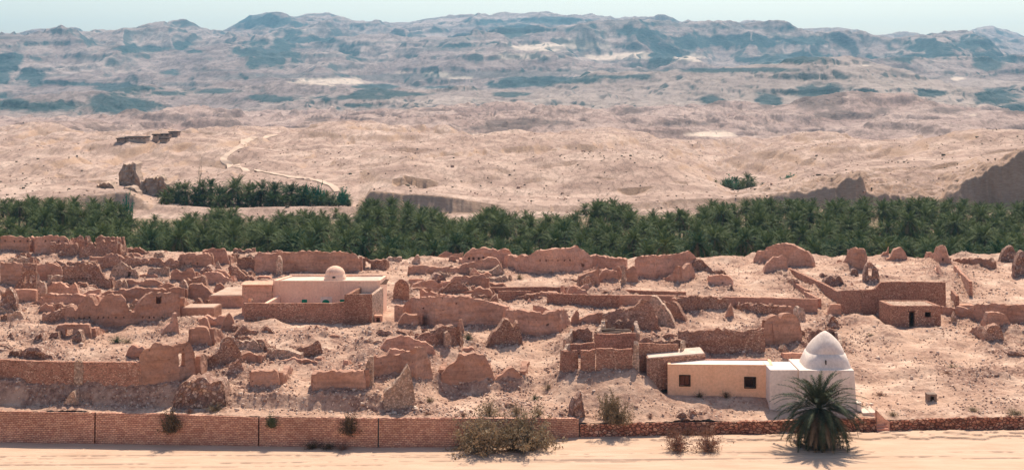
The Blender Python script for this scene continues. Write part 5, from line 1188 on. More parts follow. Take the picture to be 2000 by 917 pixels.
# far sheets
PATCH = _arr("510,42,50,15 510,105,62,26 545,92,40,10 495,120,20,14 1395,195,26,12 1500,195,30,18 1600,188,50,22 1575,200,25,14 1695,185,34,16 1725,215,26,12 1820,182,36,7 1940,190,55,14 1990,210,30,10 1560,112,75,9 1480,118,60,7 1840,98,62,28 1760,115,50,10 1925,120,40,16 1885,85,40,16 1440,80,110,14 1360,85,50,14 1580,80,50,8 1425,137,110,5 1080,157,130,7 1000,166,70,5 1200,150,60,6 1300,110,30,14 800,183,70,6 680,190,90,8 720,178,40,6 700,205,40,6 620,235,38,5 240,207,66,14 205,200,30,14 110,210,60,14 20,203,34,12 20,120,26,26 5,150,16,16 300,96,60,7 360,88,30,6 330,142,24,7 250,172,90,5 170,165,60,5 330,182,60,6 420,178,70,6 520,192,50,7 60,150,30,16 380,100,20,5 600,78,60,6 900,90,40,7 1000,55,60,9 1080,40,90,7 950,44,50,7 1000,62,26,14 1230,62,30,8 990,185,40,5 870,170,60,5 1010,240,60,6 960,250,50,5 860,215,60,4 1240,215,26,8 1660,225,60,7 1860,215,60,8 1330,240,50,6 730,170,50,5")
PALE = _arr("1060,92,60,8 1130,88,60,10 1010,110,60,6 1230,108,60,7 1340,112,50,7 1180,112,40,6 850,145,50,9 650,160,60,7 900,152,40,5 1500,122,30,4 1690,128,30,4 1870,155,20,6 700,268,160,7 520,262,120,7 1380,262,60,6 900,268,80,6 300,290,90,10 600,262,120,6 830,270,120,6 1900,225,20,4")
def paint(Xg, D, P, soft=.5):
    Z = CAMZ - 0 * D
    px = CX + Xg * F / D
    return px
def far_sheet(name, Drows, mat, cols_):
    D = np.repeat(Drows[:, None], len(cols_), 1); Xg = (cols_[None] - CX) * D / F
    Z = H(Xg, D)
    px = np.repeat(cols_[None], len(Drows), 0); py = HY + (CAMZ - Z) * F / D
    w1 = fbm(Xg / (D * .03 + 3), D / (D * .06 + 3), 4, 61); w2 = fbm(Xg / 42, D / 90, 5, 62, .7)
    rock = np.zeros(D.shape); pale = np.zeros(D.shape)
    if Drows[-1] > 900:
        for P, A in ((PATCH, rock), (PALE, pale)):
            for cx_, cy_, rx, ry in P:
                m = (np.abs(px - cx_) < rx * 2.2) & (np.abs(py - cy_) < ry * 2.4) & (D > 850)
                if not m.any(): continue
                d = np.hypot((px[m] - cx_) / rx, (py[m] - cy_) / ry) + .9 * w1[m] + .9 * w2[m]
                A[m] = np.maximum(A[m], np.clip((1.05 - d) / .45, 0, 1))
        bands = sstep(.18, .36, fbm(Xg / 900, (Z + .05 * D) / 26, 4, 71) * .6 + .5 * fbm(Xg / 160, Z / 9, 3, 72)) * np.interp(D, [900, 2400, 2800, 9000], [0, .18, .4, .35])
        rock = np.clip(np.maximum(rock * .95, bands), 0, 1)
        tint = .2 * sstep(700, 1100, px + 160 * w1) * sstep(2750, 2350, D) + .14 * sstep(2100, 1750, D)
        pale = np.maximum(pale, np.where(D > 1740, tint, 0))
    return grid_mesh(name, Xg, D, Z, mat, {'rock': rock, 'pale': pale * .8})
cf = np.concatenate([np.arange(-560, -60, 8.0), np.arange(-60, 2060, 2.4), np.arange(2060, 2580, 8.0)])
r1 = np.linspace(245, 335, 80)
D = np.repeat(r1[:, None], len(cols), 1); Xg = (cols[None] - CX) * D / F
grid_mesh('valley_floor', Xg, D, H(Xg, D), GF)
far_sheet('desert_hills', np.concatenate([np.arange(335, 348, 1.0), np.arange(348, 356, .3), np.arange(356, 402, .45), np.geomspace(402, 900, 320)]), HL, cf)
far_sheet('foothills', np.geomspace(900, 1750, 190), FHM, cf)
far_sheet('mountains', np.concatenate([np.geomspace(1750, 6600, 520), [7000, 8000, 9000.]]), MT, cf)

# dirt track on the hills
TR = _arr("545,264 500,268 478,276 470,286 452,298 438,308 436,315 450,323 480,331 540,341 590,348 625,354 650,364 662,378")
tp = []
for i in range(len(TR) - 1):
    for k in range(8): tp.append(TR[i] + (TR[i + 1] - TR[i]) * k / 8)
tw = np.array([hit(p[0], p[1], True) for p in tp])
k_ = np.ones(5) / 5
tw[:, 0] = np.convolve(np.pad(tw[:, 0], 2, 'edge'), k_, 'valid'); tw[:, 1] = np.convolve(np.pad(tw[:, 1], 2, 'edge'), k_, 'valid')
tg = np.gradient(tw[:, :2], axis=0); tg /= np.linalg.norm(tg, axis=1)[:, None] + 1e-9
wid = np.interp(tw[:, 1], [380, 520, 900], [.9, 1.3, 1.3])
V = []
for j in np.linspace(-1, 1, 7):
    x_ = tw[:, 0] - tg[:, 1] * wid * j; y_ = tw[:, 1] + tg[:, 0] * wid * j
    V.append(np.stack([x_, y_, H(x_, y_) + .22], -1))
V = np.array(V); nj, ni = V.shape[:2]
mt_, nt, b = newmat('track_dust'); b.inputs['Base Color'].default_value = (.60, .44, .33, 1)
o = put('dirt_track', V.reshape(-1, 3), [(j * ni + i, j * ni + i + 1, (j + 1) * ni + i + 1, (j + 1) * ni + i) for j in range(nj - 1) for i in range(ni - 1)], mt_)
o['kind'] = 'structure'

# ---------------------------------------------------------------- rock pinnacles and far buildings
def cliff_rock(top, D, zb, thick, label, name='rock_pinnacle'):
    T = pts(top)
    B = [(X(T[0][0], D), D, zb), (X(T[-1][0], D), D, zb)]
    V, Fc = wall_geom('k', B, T, thick, sink=4, skirt=0, rag=.9, step=.4)
    V = np.array(V); V[:, 1] += 2.2 * np.array(ridged(V[:, 0] / 2.2, V[:, 2] / 6, 4, 5)); V[:, 0] += .6 * fbm(V[:, 1], V[:, 2] / 1.5, 3, 6)
    o = put(name, V, Fc, SLATE); tag(o, label, 'rock')
cliff_rock("232,372 234,345 236,330 240,321 247,318 256,319 263,320 267,326 266,336 269,345 272,372", 392, 1.0, 6, 'tall flat topped rock pinnacle standing above the left palms')
cliff_rock("226,392 236,376 244,368 256,366 264,374 268,392", 366, -1.0, 5, 'lower slanting rock buttress in front of the tall pinnacle')
cliff_rock("180,372 190,362 200,356 212,360 222,370 230,382", 380, -1, 5, 'rounded pale rock shoulder left of the pinnacle')
cliff_rock("272,356 285,350 300,347 318,352 330,362", 384, -1, 5, 'pale sloping rock shelf right of the pinnacle')
def far_house(px0, px1, py1, h_px, depth, label, wins):
    a = hit((px0 + px1) / 2, py1, True); D_ = a[1]; a[2] = max(Hp(X(q, D_ + e_), D_ + e_) for q in (px0, px1, (px0 + px1) / 2) for e_ in (-6, 0, 5))
    r = empty('far_building', tuple(a), label, 'building')
    x0, x1 = X(px0, D_), X(px1, D_); zt_ = a[2] + h_px * D_ / F
    boxw('wall', (x0, D_, a[2] - 2.5), (x1, D_ + depth, zt_), SLATE, r)
    boxw('roof', (x0 - .3, D_ - .3, zt_ + .005), (x1 + .3, D_ + depth + .3, zt_ + .35), DARKWOOD, r)
    for k in range(wins):
        xc_ = x0 + (x1 - x0) * (k + .5) / wins
        boxw('window', (xc_ - .5, D_ - .06, a[2] + .8), (xc_ + .5, D_ + .1, zt_ - .4), DARKWOOD, r)
far_house(228, 243, 279, 7, 6, 'short left block of the long dark building far on the plain', 2)
far_house(245, 285, 278, 7, 6, 'long dark low building far on the desert plain', 5)
far_house(312, 326, 279, 6, 5, 'small dark building right of the long one on the far plain', 2)
far_house(298, 309, 278, 4, 4, 'tiny hut between the two dark buildings on the far plain', 1)
far_house(312, 330, 271, 4, 5, 'rear left dark building far on the plain', 2)
far_house(330, 347, 268, 5, 5, 'rear right dark building far on the plain', 2)

# ---------------------------------------------------------------- palms
def frond(az, el, L, droop, nl, lw, ll, rs, wr=.03):
    """one pinnate leaf; returns verts (n,3), tris"""
    K = 9; s = np.linspace(0, 1, K); e = el - droop * s ** 1.5
    ds = L / (K - 1)
    h = np.concatenate([[0], np.cumsum(np.cos(e[:-1]) * ds)]); z = np.concatenate([[0], np.cumsum(np.sin(e[:-1]) * ds)])
    ca, sa = math.cos(az), math.sin(az)
    C = np.stack([h * ca, h * sa, z], -1)
    side = np.array([-sa, ca, 0.0]); co = []; tri = []
    w = wr * (1 - .75 * s)
    for k in range(K):
        co += [C[k] - side * w[k], C[k] + side * w[k]]
    for k in range(K - 1): tri += [(2 * k, 2 * k + 1, 2 * k + 3), (2 * k, 2 * k + 3, 2 * k + 2)]
    co = np.array(co); tri = np.array(tri)
    t = np.linspace(.16, .99, nl)
    P = np.stack([np.interp(t, s, C[:, i]) for i in range(3)], -1); E = np.interp(t, s, e)
    T = np.stack([np.cos(E) * ca, np.cos(E) * sa, np.sin(E)], -1); Nn = np.stack([-np.sin(E) * ca, -np.sin(E) * sa, np.cos(E)], -1)
    le = ll * (.45 + .55 * np.sin(np.clip(t * 1.08, 0, 1) * math.pi) ** .6) * rs.uniform(.8, 1.15, nl)
    for sg in (-1, 1):
        jit = rs.normal(0, .15, (nl, 3))
        d = sg * side[None] * .75 + T * (.55 + .5 * t[:, None]) + Nn * .3 + jit
        d /= np.linalg.norm(d, axis=1)[:, None]
        tip = P + d * le[:, None]; tip[:, 2] -= .12 * le
        a_ = P - T * lw * .5; b_ = P + T * lw * .5
        k0 = len(co); co = np.concatenate([co, np.stack([a_, b_, tip], 1).reshape(-1, 3)])
        idx = k0 + np.arange(nl * 3).reshape(-1, 3); tri = np.concatenate([tri, idx])
    return co, tri
def crown(seed, nf, L, nl, lw, ll, ndry, up=1.35, low=-.55, wr=.03, dr0=.55):
    rs = np.random.default_rng(seed); CO = []; TR_ = []; MI = []; k = 0
    for i in range(nf + ndry):
        dry = i >= nf; az = i * 2.39996 + rs.normal(0, .2)
        if dry: el = rs.uniform(-1.2, -.5); dr = rs.uniform(.3, .8); l_ = L * rs.uniform(.7, .95)
        else:
            q = i / nf; el = up + (low - up) * q ** .9 + rs.normal(0, .1); dr = rs.uniform(.65, 1.25) * (dr0 + .5 * q); l_ = L * rs.uniform(.85, 1.08) * (.8 + .2 * min(1, q * 3))
        c, t = frond(az, el, l_, dr, nl, lw, ll * (.8 if dry else 1), rs, wr)
        c = c + np.array([math.cos(az), math.sin(az), 0]) * .12
        CO.append(c); TR_.append(t + k); MI.append(np.full(len(t), int(dry))); k += len(c)
    return np.concatenate(CO), np.concatenate(TR_), np.concatenate(MI)
def trunk_geo(seed, h, r0, r1, nseg=14, lean=.3, n=9):
    rs = np.random.default_rng(seed); a0 = rs.uniform(0, 6.28); V = []; T_ = []
    for k in range(nseg + 1):
        s_ = k / nseg; r_ = (r0 + (r1 - r0) * s_) * (1 + (.16 if k % 2 else -.04)) * (1.25 if k == 0 else 1)
        cx_ = math.cos(a0) * lean * s_ * s_; cy_ = math.sin(a0) * lean * s_ * s_
        for i in range(n):
            a_ = 2 * math.pi * i / n + k * .35; rr = r_ * rs.uniform(.88, 1.12)
            V.append((cx_ + rr * math.cos(a_), cy_ + rr * math.sin(a_), s_ * h))
    for k in range(nseg):
        for i in range(n):
            a_, b_, c_, d_ = k * n + i, k * n + (i + 1) % n, (k + 1) * n + (i + 1) % n, (k + 1) * n + i
            T_ += [(a_, b_, c_), (a_, c_, d_)]
    return np.array(V), np.array(T_), (math.cos(a0) * lean, math.sin(a0) * lean, h)
VAR = []
for k in range(9):
    ht = [2.6, 3.6, 4.4, 5.2, 6.4, 4.0, 3.1, 4.8, 1.8][k]
    co, tr, mi = crown(100 + k, 40 + (k % 4) * 5, 2.6 + .2 * (k % 4), 11, .17, .72, 4 + (k * 3) % 7, low=-.85 - .1 * (k % 3), wr=.035, dr0=.7)
    tv, tt, tip = trunk_geo(200 + k, ht, .24, .17, lean=.15 + .14 * (k % 4))
    VAR.append((tri_mesh('palm_crown', co, tr, [PALM, PALMDRY], mi), tri_mesh('palm_trunk', tv, tt, [TRUNK]), tip, ht, (co, tr, mi, tv, tt)))
def place_palm(x, y, z, v, rz, sc, label, group, first=False):
    cm, tm, tip, ht, _ = VAR[v]
    r = empty('date_palm', (x, y, z), label, 'palm', group)
    r.rotation_euler = (0, 0, rz); r.scale = (sc, sc, sc)
    t = bpy.data.objects.new('trunk', tm); COL.objects.link(t); t.parent = r; t.location = (0, 0, -.3)
    c = bpy.data.objects.new('crown', cm); COL.objects.link(c); c.parent = r; c.location = (tip[0], tip[1], tip[2] - .35)
U = _arr("-100,380 0,380 60,380 130,372 205,373 228,384 250,398 272,414 300,424 330,424 350,420 372,404 430,398 452,402 480,420 530,414 600,405 640,412 700,412 716,374 745,378 790,380 830,386 868,412 925,414 958,390 1000,404 1100,406 1135,398 1160,388 1190,378 1225,392 1240,412 1290,404 1350,398 1390,392 1440,384 1500,380 1700,380 1850,376 1900,384 1960,392 2000,384 2100,380")
cand = []
rs = np.random.default_rng(42)
D_ = 233.0
while D_ < 342:
    x_ = -(1100) * D_ / F
    while x_ < 1100 * D_ / F:
        x = x_ + rs.uniform(-1.5, 1.5); y = D_ + rs.uniform(-1.6, 1.6); x_ += 4.8
        db = float(Dback(x))
        if y < db + 5.5: continue
        z = Hp(x, y); v = int(rs.integers(0, 9)); sc = float(rs.uniform(.75, 1.28))
        if y < db + 14 and rs.random() < .5: v = 8; 
        top = z + (VAR[v][3] + 1.9) * sc; px = CX + x * F / y; py = HY + (CAMZ - top) * F / y
        u = float(np.interp(px, U[:, 0], U[:, 1]))
        for _t in range(4):
            if py < u and v != 8: v = [0, 6, 1, 8][_t]; top = z + (VAR[v][3] + 1.9) * sc; py = HY + (CAMZ - top) * F / y
        if py < u + rs.uniform(-13, 6) or rs.random() < .04: continue
        cand.append((y, x, z, v, float(rs.uniform(0, 6.28)), sc))
    D_ += 4.3
cand.sort()
NEAR = 248
for (y, x, z, v, rz, sc) in cand[:NEAR]:
    place_palm(x, y, z, v, rz, sc, 'date palm in the crowded green grove right behind the ruins', 'date palms of the grove behind the ruins')
FCO = []; FT = []; FM = []; k = 0
for (y, x, z, v, rz, sc) in cand[NEAR:]:
    co, tr, mi, tv, tt = VAR[v][4]; tip = VAR[v][2]
    C = np.concatenate([co + np.array([tip[0], tip[1], tip[2] - .35]), tv - np.array([0, 0, .3])]) * sc
    c_, s_ = math.cos(rz), math.sin(rz)
    R = np.stack([C[:, 0] * c_ - C[:, 1] * s_ + x, C[:, 0] * s_ + C[:, 1] * c_ + y, C[:, 2] + z], -1)
    FCO.append(R); FT.append(np.concatenate([tr, tt + len(co)]) + k); FM.append(np.concatenate([mi, np.full(len(tt), 2)])); k += len(R)
me = tri_mesh('palm_grove', np.concatenate(FCO), np.concatenate(FT), [PALM, PALMDRY, TRUNK], np.concatenate(FM))
o = bpy.data.objects.new('palm_grove', me); COL.objects.link(o)
tag(o, 'farther part of the green palm grove below the sandy cliffs', 'palm grove', kind='stuff')
print('palms', len(cand))
# undergrowth of offshoots and weeds
co, tr, mi = crown(900, 16, 1.5, 7, .1, .4, 3, up=1.3, low=.1)
UC = []; UT = []; UM = []; k = 0
for i in range(900):
    y = rs.uniform(236, 330); x = rs.uniform(-1080, 1080) * y / F
    if y < float(Dback(x)) + 3: continue
    z = Hp(x, y)
    pyb = HY + (CAMZ - z - 1.5) * F / y; px = CX + x * F / y
    if pyb < float(np.interp(px, U[:, 0], U[:, 1])) + 12: continue
    sc = rs.uniform(.7, 1.6); a_ = rs.uniform(0, 6.28); c_, s_ = math.cos(a_), math.sin(a_)
    UC.append(np.stack([(co[:, 0] * c_ - co[:, 1] * s_) * sc + x, (co[:, 0] * s_ + co[:, 1] * c_) * sc + y, co[:, 2] * sc + z], -1)); UT.append(tr + k); UM.append(mi); k += len(co)
me = tri_mesh('undergrowth', np.concatenate(UC), np.concatenate(UT), [PALM, PALMDRY], np.concatenate(UM))
o = bpy.data.objects.new('undergrowth', me); COL.objects.link(o)
tag(o, 'low green undergrowth of palm offshoots on the grove floor', 'undergrowth', kind='stuff')
# upper terrace row and small oasis
def far_palms(listing, D0, label, group):
    for (px, pytop, D_) in listing:
        px += rs.uniform(-5, 5); pytop += rs.uniform(-6, 6); D_ += rs.uniform(-2.5, 2.5) if D_ < 400 else 0
        x = X(px, D_); z = Hp(x, D_); ztop = Zp(pytop, D_)
        v = min(range(9), key=lambda q: abs((ztop - z) / (VAR[q][3] + 2.1) - 1.32) + .1 * rs.random()); sc = float(np.clip((ztop - z) / (VAR[v][3] + 2.1),   .5, 1.6))
        place_palm(x, D_, z - max(0, .0), v, float(rs.uniform(0, 6.28)), sc, label, group)
ter = [(322, 358, 366), (338, 352, 368), (352, 346, 372), (366, 348, 366), (380, 352, 370), (395, 350, 364), (410, 342, 374), (425, 352, 366), (440, 350, 371), (452, 350, 365), (468, 342, 374), (482, 347, 367), (496, 350, 372), (512, 348, 366), (526, 352, 371), (540, 352, 366), (556, 350, 372), (570, 352, 367), (584, 356, 370), (600, 358, 366), (614, 362, 371), (628, 368, 366), (642, 368, 371), (655, 371, 367), (668, 372, 370), (680, 375, 368), (345, 372, 362), (400, 372, 361), (460, 374, 362), (520, 374, 362), (580, 376, 362), (635, 382, 362)] + [(326 + 17.5 * i, 368 + (i % 3) * 4 + max(0, i - 14) * 1.6, 360.5 + (i % 2)) for i in range(21)]
far_palms([q for q in ter if q[2] != 362], 0, 'date palm in the dense row on the upper terrace, left', 'date palms on the upper terrace')
oas = [(1398, 350, 470), (1412, 344, 485), (1425, 340, 478), (1438, 337, 492), (1450, 340, 480), (1463, 336, 494), (1472, 345, 482), (1486, 350, 490), (1430, 352, 466), (1452, 356, 468), (1415, 358, 462), (1441, 362, 460), (1470, 360, 470)]
far_palms(oas, 0, 'date palm in the small clump behind the big sandy hill', 'date palms in the small hidden clump')

# the big palm in front
def big_palm():
    b0 = hit(1600, 871); x, y = b0[0], b0[1]
    r = empty('date_palm', (x, y, 0), 'big shaggy date palm alone on the sand before the white shrine', 'palm')
    co, tr, mi = crown(777, 150, 4.5, 60, .075, .58, 40, up=1.45, low=-1.1, wr=.032, dr0=1.05)
    me = tri_mesh('crown', co, tr, [PALMBIG, PALMDRY], mi); c = bpy.data.objects.new('crown', me); COL.objects.link(c); c.parent = r; c.location = (0, 0, 3.35)
    tv, tt, tip = trunk_geo(55, 3.3, .34, .26, 18, .02, 12)
    t = bpy.data.objects.new('trunk', tri_mesh('trunk', tv, tt, [TRUNK])); COL.objects.link(t); t.parent = r; t.location = (0, 0, -.2)
    # hanging skirt of dead leaves and young shoots at the foot
    rs_ = np.random.default_rng(5); A = []; B = []; k_ = 0
    for i in range(64):
        az = rs_.uniform(0, 6.28); c_, t_ = frond(az, rs_.uniform(-.9, .2), rs_.uniform(2.2, 3.2), rs_.uniform(.8, 1.5), 34, .05, .38, rs_)
        c_[:, 2] += rs_.uniform(1.6, 2.9); c_[:, 2] = np.maximum(c_[:, 2], .03 + rs_.random() * .1); A.append(c_); B.append(t_ + k_); k_ += len(c_)
    me = tri_mesh('dead_fronds', np.concatenate(A), np.concatenate(B), [PALMDRY]); s_ = bpy.data.objects.new('dead_fronds', me); COL.objects.link(s_); s_.parent = r
    A = []; B = []; k_ = 0
    for i in range(46):
        az = rs_.uniform(0, 6.28); c_, t_ = frond(az, rs_.uniform(.3, 1.2), rs_.uniform(1.6, 2.6), rs_.uniform(.9, 1.5), 30, .05, .4, rs_)
        c_[:, 0] += math.cos(az) * .5; c_[:, 1] += math.sin(az) * .5; c_[:, 2] = np.maximum(c_[:, 2] + .1, .05); A.append(c_); B.append(t_ + k_); k_ += len(c_)
    me = tri_mesh('offshoots', np.concatenate(A), np.concatenate(B), [PALMBIG]); s_ = bpy.data.objects.new('offshoots', me); COL.objects.link(s_); s_.parent = r
big_palm()

# ---------------------------------------------------------------- shrubs
def shrub_mesh(seed, n, stems, ls=.1, flat_=.8, hang=False):
    rs_ = np.random.default_rng(seed); CO = []; T_ = []; k_ = 0
    tips = []
    for i in range(stems):
        az = rs_.uniform(0, 6.28); el = rs_.uniform(.25, 1.5); L = rs_.uniform(.6, 1.0)
        d = np.array([math.cos(az) * math.cos(el), math.sin(az) * math.cos(el), math.sin(el) * flat_]); p = np.zeros(3)
        side = np.array([-d[1], d[0], 0]) + 1e-3; side /= np.linalg.norm(side)
        q = [p]
        for s_ in range(4):
            d = d + rs_.normal(0, .13, 3); q.append(q[-1] + d * L / 4)
        q = np.array(q); q[:, 2] = np.maximum(q[:, 2], 0)
        w = np.array([.016, .012, .009, .006, .002])
        c = np.concatenate([q - side * w[:, None], q + side * w[:, None]])
        t = [(j, j + 1, j + 6) for j in range(4)] + [(j, j + 6, j + 5) for j in range(4)]
        CO.append(c); T_.append(np.array(t) + k_); k_ += len(c); tips.append(q)
    tips = np.array(tips)
    ii = rs_.integers(0, stems, n); jj = rs_.integers(1, 4, n); ff = rs_.random(n)[:, None]
    P = tips[ii, jj] * (1 - ff) + tips[ii, jj + 1] * ff + rs_.normal(0, .05, (n, 3)); P[:, 2] = np.maximum(P[:, 2], .01)
    a = rs_.normal(0, 1, (n, 3)); a /= np.linalg.norm(a, axis=1)[:, None]; b = rs_.normal(0, 1, (n, 3)); b /= np.linalg.norm(b, axis=1)[:, None]
    sz = ls * rs_.uniform(.5, 1.2, n)[:, None]
    c = np.stack([P - a * sz * .5, P + a * sz * .5, P + b * sz * .6], 1).reshape(-1, 3)
    CO.append(c); T_.append(np.arange(len(c)).reshape(-1, 3) + k_)
    return np.concatenate(CO), np.concatenate(T_)
SM = {}
def shrub(px, py, wpx, hpx, mat, label, name='desert_shrub', cat='shrub', seed=None, n=1500, sit=None, group=None, far=False):
    p = hit(px, py, far) if sit is None else np.array(sit)
    D_ = p[1]; k_ = (seed or 0) % 5, mat.name, n
    if k_ not in SM:
        c, t = shrub_mesh(500 + k_[0], n, 90, .085); SM[k_] = tri_mesh('shrub', c, t, [mat])
    o = bpy.data.objects.new(name, SM[k_]); COL.objects.link(o)
    sx = wpx * D_ / F / 1.3; sz = hpx * D_ / F / .8
    z = p[2] if sit is not None else (Hp(p[0], p[1]))
    o.location = (p[0], p[1], z - .03); o.scale = (sx, sx * .8, sz); o.rotation_euler = (0, 0, (px * 1.7) % 6.28)
    tag(o, label, cat, group)
    return o
shrub(942, 880, 112, 74, SCRUBM, 'left one of the two big leggy grey-green shrubs against the retaining wall', seed=1, n=4800)
shrub(1024, 878, 128, 68, SCRUBM, 'right one of the two big leggy grey-green shrubs against the retaining wall', seed=2, n=4800)
shrub(1198, 826, 68, 54, SCRUBM, 'round olive shrub behind the left part of the dry stone wall', seed=3, n=6000)
shrub(1325, 879, 66, 40, SCRUBR, 'left one of two dry reddish shrubs on the sand below the dry stone wall', seed=4, n=1600)
shrub(1382, 879, 66, 36, SCRUBR, 'right one of two dry reddish shrubs on the sand below the dry stone wall', seed=1, n=1600)
for (px, w, s_, l) in ((1315, 34, 0, 'left'), (1345, 36, 2, 'middle'), (1378, 40, 3, 'right')):
    shrub(px, 853, w, 24, SCRUBR, l + ' one of three dry twiggy shrubs leaning on the dry stone wall', seed=s_, n=1300)
def wall_top(px):
    D0 = CAMZ * F / (np.interp(px, _wl[:, 0], _wl[:, 1]) - HY) - .12
    return (X(px, D0), D0, Zp(float(np.interp(px, tops[:, 0], tops[:, 1])), D0))
for px, w, h_, m_, l in ((336, 44, 46, SCRUBD, 'round grey shrub hanging over the retaining wall, left'), (681, 40, 40, SCRUBD, 'dark shrub hanging over the retaining wall, centre'), (530, 22, 26, SCRUBG, 'small green shrub with a trailing stem on the retaining wall')):
    x, y, z = wall_top(px)
    shrub(px, 0, w, h_, m_, l, seed=int(px) % 5, n=3600, sit=(x, y - .15, z - h_ * y / F * .72))
SH = [(610, 875, 44, 16, SCRUBD, 'dry weed at the foot of the retaining wall, left of the tuft row'), (640, 876, 44, 14, SCRUBD, 'dry tuft at the foot of the retaining wall below the hanging shrub'), (668, 877, 40, 12, SCRUBR, 'small brown tuft at the wall foot before the second joint'),
 (420, 803, 50, 16, SCRUBM, 'pale dry bush on the ledge above the retaining wall, left'), (372, 806, 26, 12, SCRUBR, 'small dry bush beside the round hanging shrub'), (1050, 814, 46, 26, SCRUBM, 'bushy dark shrub on the ledge above the big leggy shrubs'), (1045, 777, 22, 14, SCRUBG, 'small green bush on the pale bank, centre'),
 (1070, 757, 24, 14, SCRUBM, 'grey bush below the doorway piers'), (1366, 772, 24, 14, SCRUBD, 'left tuft at the foot of the ochre house'), (1418, 776, 24, 16, SCRUBD, 'right tuft at the foot of the ochre house'), (1600 - 330, 816, 20, 10, SCRUBR, 'tiny dry bush between the olive shrub and the twin boulders'),
 (955, 812, 60, 34, SCRUBM, 'pale leggy bush on the ledge rising over the retaining wall'), (1010, 812, 40, 24, SCRUBM, 'pale low bush on the ledge over the retaining wall'), (835, 812, 22, 10, SCRUBR, 'tiny dry bush on the ledge left of the pale leggy bush'), (905, 812, 26, 12, SCRUBR, 'small reddish bush on the ledge near the pale leggy bush'),
 (780, 699, 0, 0, SCRUBG, ''), (915, 672, 30, 18, SCRUBG, 'dark green bush in the shade under the huge plastered wall'), (230, 668, 40, 14, SCRUBG, 'dark green bush below the great humped wall'), (250, 672, 30, 12, SCRUBM, 'grey bush below the great humped wall'), (1015, 548, 24, 12, SCRUBM, 'pale bush on the rubble before the tallest mud wall'),
 (1860, 716, 30, 8, SCRUBM, 'low dry bush high on the open right slope'), (1850, 735, 34, 8, SCRUBR, 'lower dry bush on the open right slope'), (1745, 812, 30, 10, SCRUBM, 'dry bush just behind the dry stone wall by the steps'), (1980, 808, 50, 12, SCRUBM, 'dry bush behind the dry stone wall at the right edge'), (1720, 770, 34, 9, SCRUBR, 'dry bush on the slope right of the shrine'),
 (1900, 800, 34, 9, SCRUBM, 'low grey bush above the right dry stone wall'), (770, 820, 0, 0, SCRUBM, ''), (840, 790, 34, 10, SCRUBM, 'grey bush on the pale ledge under the sloping wedge wall'), (520, 785, 0, 0, SCRUBM, ''), (1700, 660, 24, 6, SCRUBM, 'low bush below the stone hut')]
for i, (px, py, w, h_, m_, l) in enumerate(SH):
    if w: shrub(px, py, w, h_, m_, l, seed=i, n=700)
# tamarisk clumps near the grove
def fluff(px, D_, wpx, pytop, label):
    x = X(px, D_); z = Hp(x, D_); h_ = Zp(pytop, D_) - z
    k_ = ('t', px % 3)
    if k_ not in SM:
        c, t = shrub_mesh(800 + px % 3, 1800, 60, .16, 1.0); SM[k_] = tri_mesh('tree', c, t, [TREEM])
    r = bpy.data.objects.new('tamarisk', SM[k_]); COL.objects.link(r); s_ = wpx * D_ / F / 1.75
    r.location = (x, D_, z - .05); r.scale = (s_, s_, h_ / .85); tag(r, label, 'tree')
fluff(247, 322, 26, 388, 'light green bushy tree at the left end of the grove below the pinnacle')
fluff(600, 362, 30, 372, 'bluish green bushy tree in the upper terrace row, left of its pair')
fluff(622, 364, 28, 366, 'bluish green bushy tree in the upper terrace row, middle')
fluff(668, 365, 34, 373, 'bluish green bushy tree at the right end of the upper terrace')
fluff(1425, 482, 40, 350, 'wide green bushy tree inside the small hidden clump')
fluff(1545, 500, 44, 343, 'low bright green hedge on the far side of the wadi')
# slim cypress
co_, tr_ = shrub_mesh(860, 900, 40, .12, 1.0); co_[:, :2] *= .28
cy = bpy.data.objects.new('cypress', tri_mesh('cypress', co_, tr_, [PALM])); COL.objects.link(cy)
x = X(390, 378); cy.location = (x, 378, Hp(x, 378)); cy.scale = (3.2, 3.2, 9.4); tag(cy, 'thin dark cypress rising above the terrace palms', 'tree')

# ---------------------------------------------------------------- loose stones and far scrub
def lump(rs_, n):
    base = np.array([(x, y, z) for x in (-1, 1) for y in (-1, 1) for z in (-1, 1)], float) * .5
    tri = np.array([(0, 1, 3), (0, 3, 2), (4, 6, 7), (4, 7, 5), (0, 4, 5), (0, 5, 1), (2, 3, 7), (2, 7, 6), (0, 2, 6), (0, 6, 4), (1, 5, 7), (1, 7, 3)])
    V = base[None] * rs_.uniform(.5, 1.3, (n, 1, 3)) + rs_.normal(0, .13, (n, 8, 3))
    a = rs_.uniform(0, 6.28, n); c, s_ = np.cos(a)[:, None], np.sin(a)[:, None]
    x = V[..., 0] * c - V[..., 1] * s_; y = V[..., 0] * s_ + V[..., 1] * c
    V = np.stack([x, y, V[..., 2]], -1)
    T_ = tri[None] + (np.arange(n) * 8)[:, None, None]
    return V, T_.reshape(-1, 3)
rs = np.random.default_rng(3)
n0 = 85000
y = 128 + 112 * rs.random(n0) ** 1.25; x = rs.uniform(-1060, 1060, n0) * y / F
ok = (y - Dw(x) > 1.2) & (y < Dback(x) + 3)
rmv = samp(rubmask, x, y); pn = fbm(x / 5, y / 5, 3, 91)
ok &= rs.random(n0) < (.16 + .75 * rmv + .9 * np.clip(pn, 0, 1))
for fx, fy, fw, fd, fz in flatmask: ok &= ~((np.abs(x - fx) < fw) & (np.abs(y - fy) < fd))
x, y = x[ok], y[ok]; n = len(x); print('stones', n)
sz = rs.uniform(.05, .16, n) * (1 + .9 * (rs.random(n) < .05)); V, T_ = lump(rs, n)
V = V * sz[:, None, None]; z = H(x, y); V[..., 0] += x[:, None]; V[..., 1] += y[:, None]; V[..., 2] += (z + sz * .15)[:, None]
cls = rs.random(n); mi = np.repeat(np.where(cls < .5, 0, np.where(cls < .93, 1, 2)), 12)
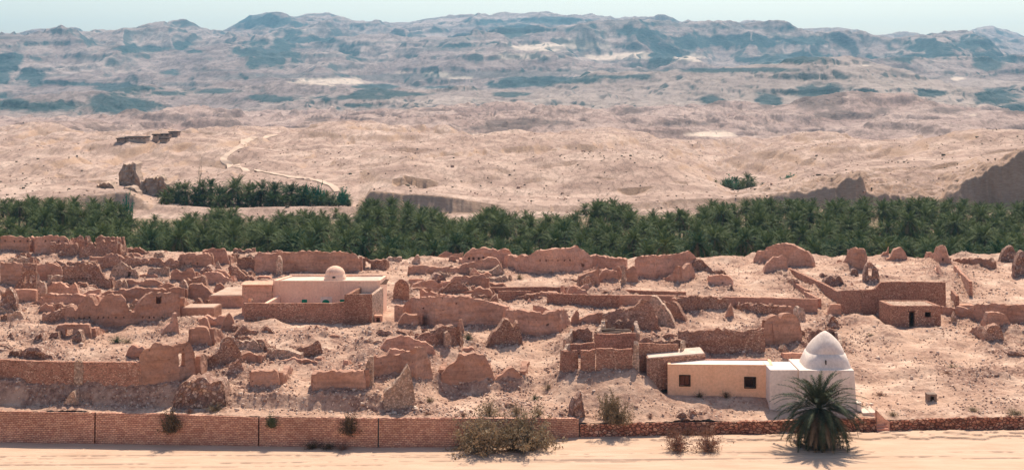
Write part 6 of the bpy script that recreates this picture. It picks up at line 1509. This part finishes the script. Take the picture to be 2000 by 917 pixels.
PALES = flat('pale_stone_chip', (.66, .49, .38)); MIDS = flat('brown_stone_chip', (.42, .26, .19)); DKS = flat('dark_stone_chip', (.25, .15, .115))
me = tri_mesh('rubble', V.reshape(-1, 3), T_, [PALES, MIDS, DKS], mi)
o = bpy.data.objects.new('rubble', me); COL.objects.link(o); tag(o, 'small loose stones and rubble scattered among the ruins', 'rubble', kind='stuff')
# scrub dots and stones on the hills
n0 = 8000
y = 345 * (3.2 ** rs.random(n0)); x = rs.uniform(-1060, 1060, n0) * y / F
ok = rs.random(n0) < (.3 + 1.2 * np.clip(fbm(x / 40, y / 40, 3, 95), 0, 1)); x, y = x[ok], y[ok]; n = len(x)
V, T_ = lump(rs, n); sz = rs.uniform(.2, .5, n) * (1 + .9 * (rs.random(n) < .05)); V = V * sz[:, None, None]; V[..., 2] *= .7
z = H(x, y); V[..., 0] += x[:, None]; V[..., 1] += y[:, None]; V[..., 2] += (z + sz * .2)[:, None]
HS = flat('desert_scrub', (.13, .11, .075)); me = tri_mesh('desert_scrub', V.reshape(-1, 3), T_, [HS, MIDS], np.repeat((rs.random(n) < .35).astype(int), 12))
o = bpy.data.objects.new('desert_scrub', me); COL.objects.link(o); tag(o, 'tiny dark scrub tufts and stones dotted over the sandy hills', 'scrub', kind='stuff')

# ---------------------------------------------------------------- haze
HAZE = 7.6e-5
if HAZE:
    hm_ = bpy.data.materials.new('haze'); hm_.use_nodes = True; nt = hm_.node_tree
    nt.nodes.remove(nt.nodes['Principled BSDF'])
    pv = nt.nodes.new('ShaderNodeVolumePrincipled'); pv.inputs['Color'].default_value = (.34, .70, 1.0, 1)
    pv.inputs['Density'].default_value = HAZE; pv.inputs['Anisotropy'].default_value = .3
    nt.links.new(pv.outputs[0], nt.nodes['Material Output'].inputs['Volume'])
    x0, x1, y0, y1, z0, z1 = -6500, 6500, -80, 9050, -1100, 380
    V = [(x, y, z) for z in (z0, z1) for (x, y) in ((x0, y0), (x1, y0), (x1, y1), (x0, y1))]
    o = put('haze', V, [(3, 2, 1, 0), (4, 5, 6, 7), (0, 1, 5, 4), (1, 2, 6, 5), (2, 3, 7, 6), (3, 0, 4, 7)], hm_)
    o['kind'] = 'stuff'; o['label'] = 'thin blue desert haze filling the valley'; o['category'] = 'haze'

for o in bpy.data.objects:
    if '_loc' in o: del o['_loc']
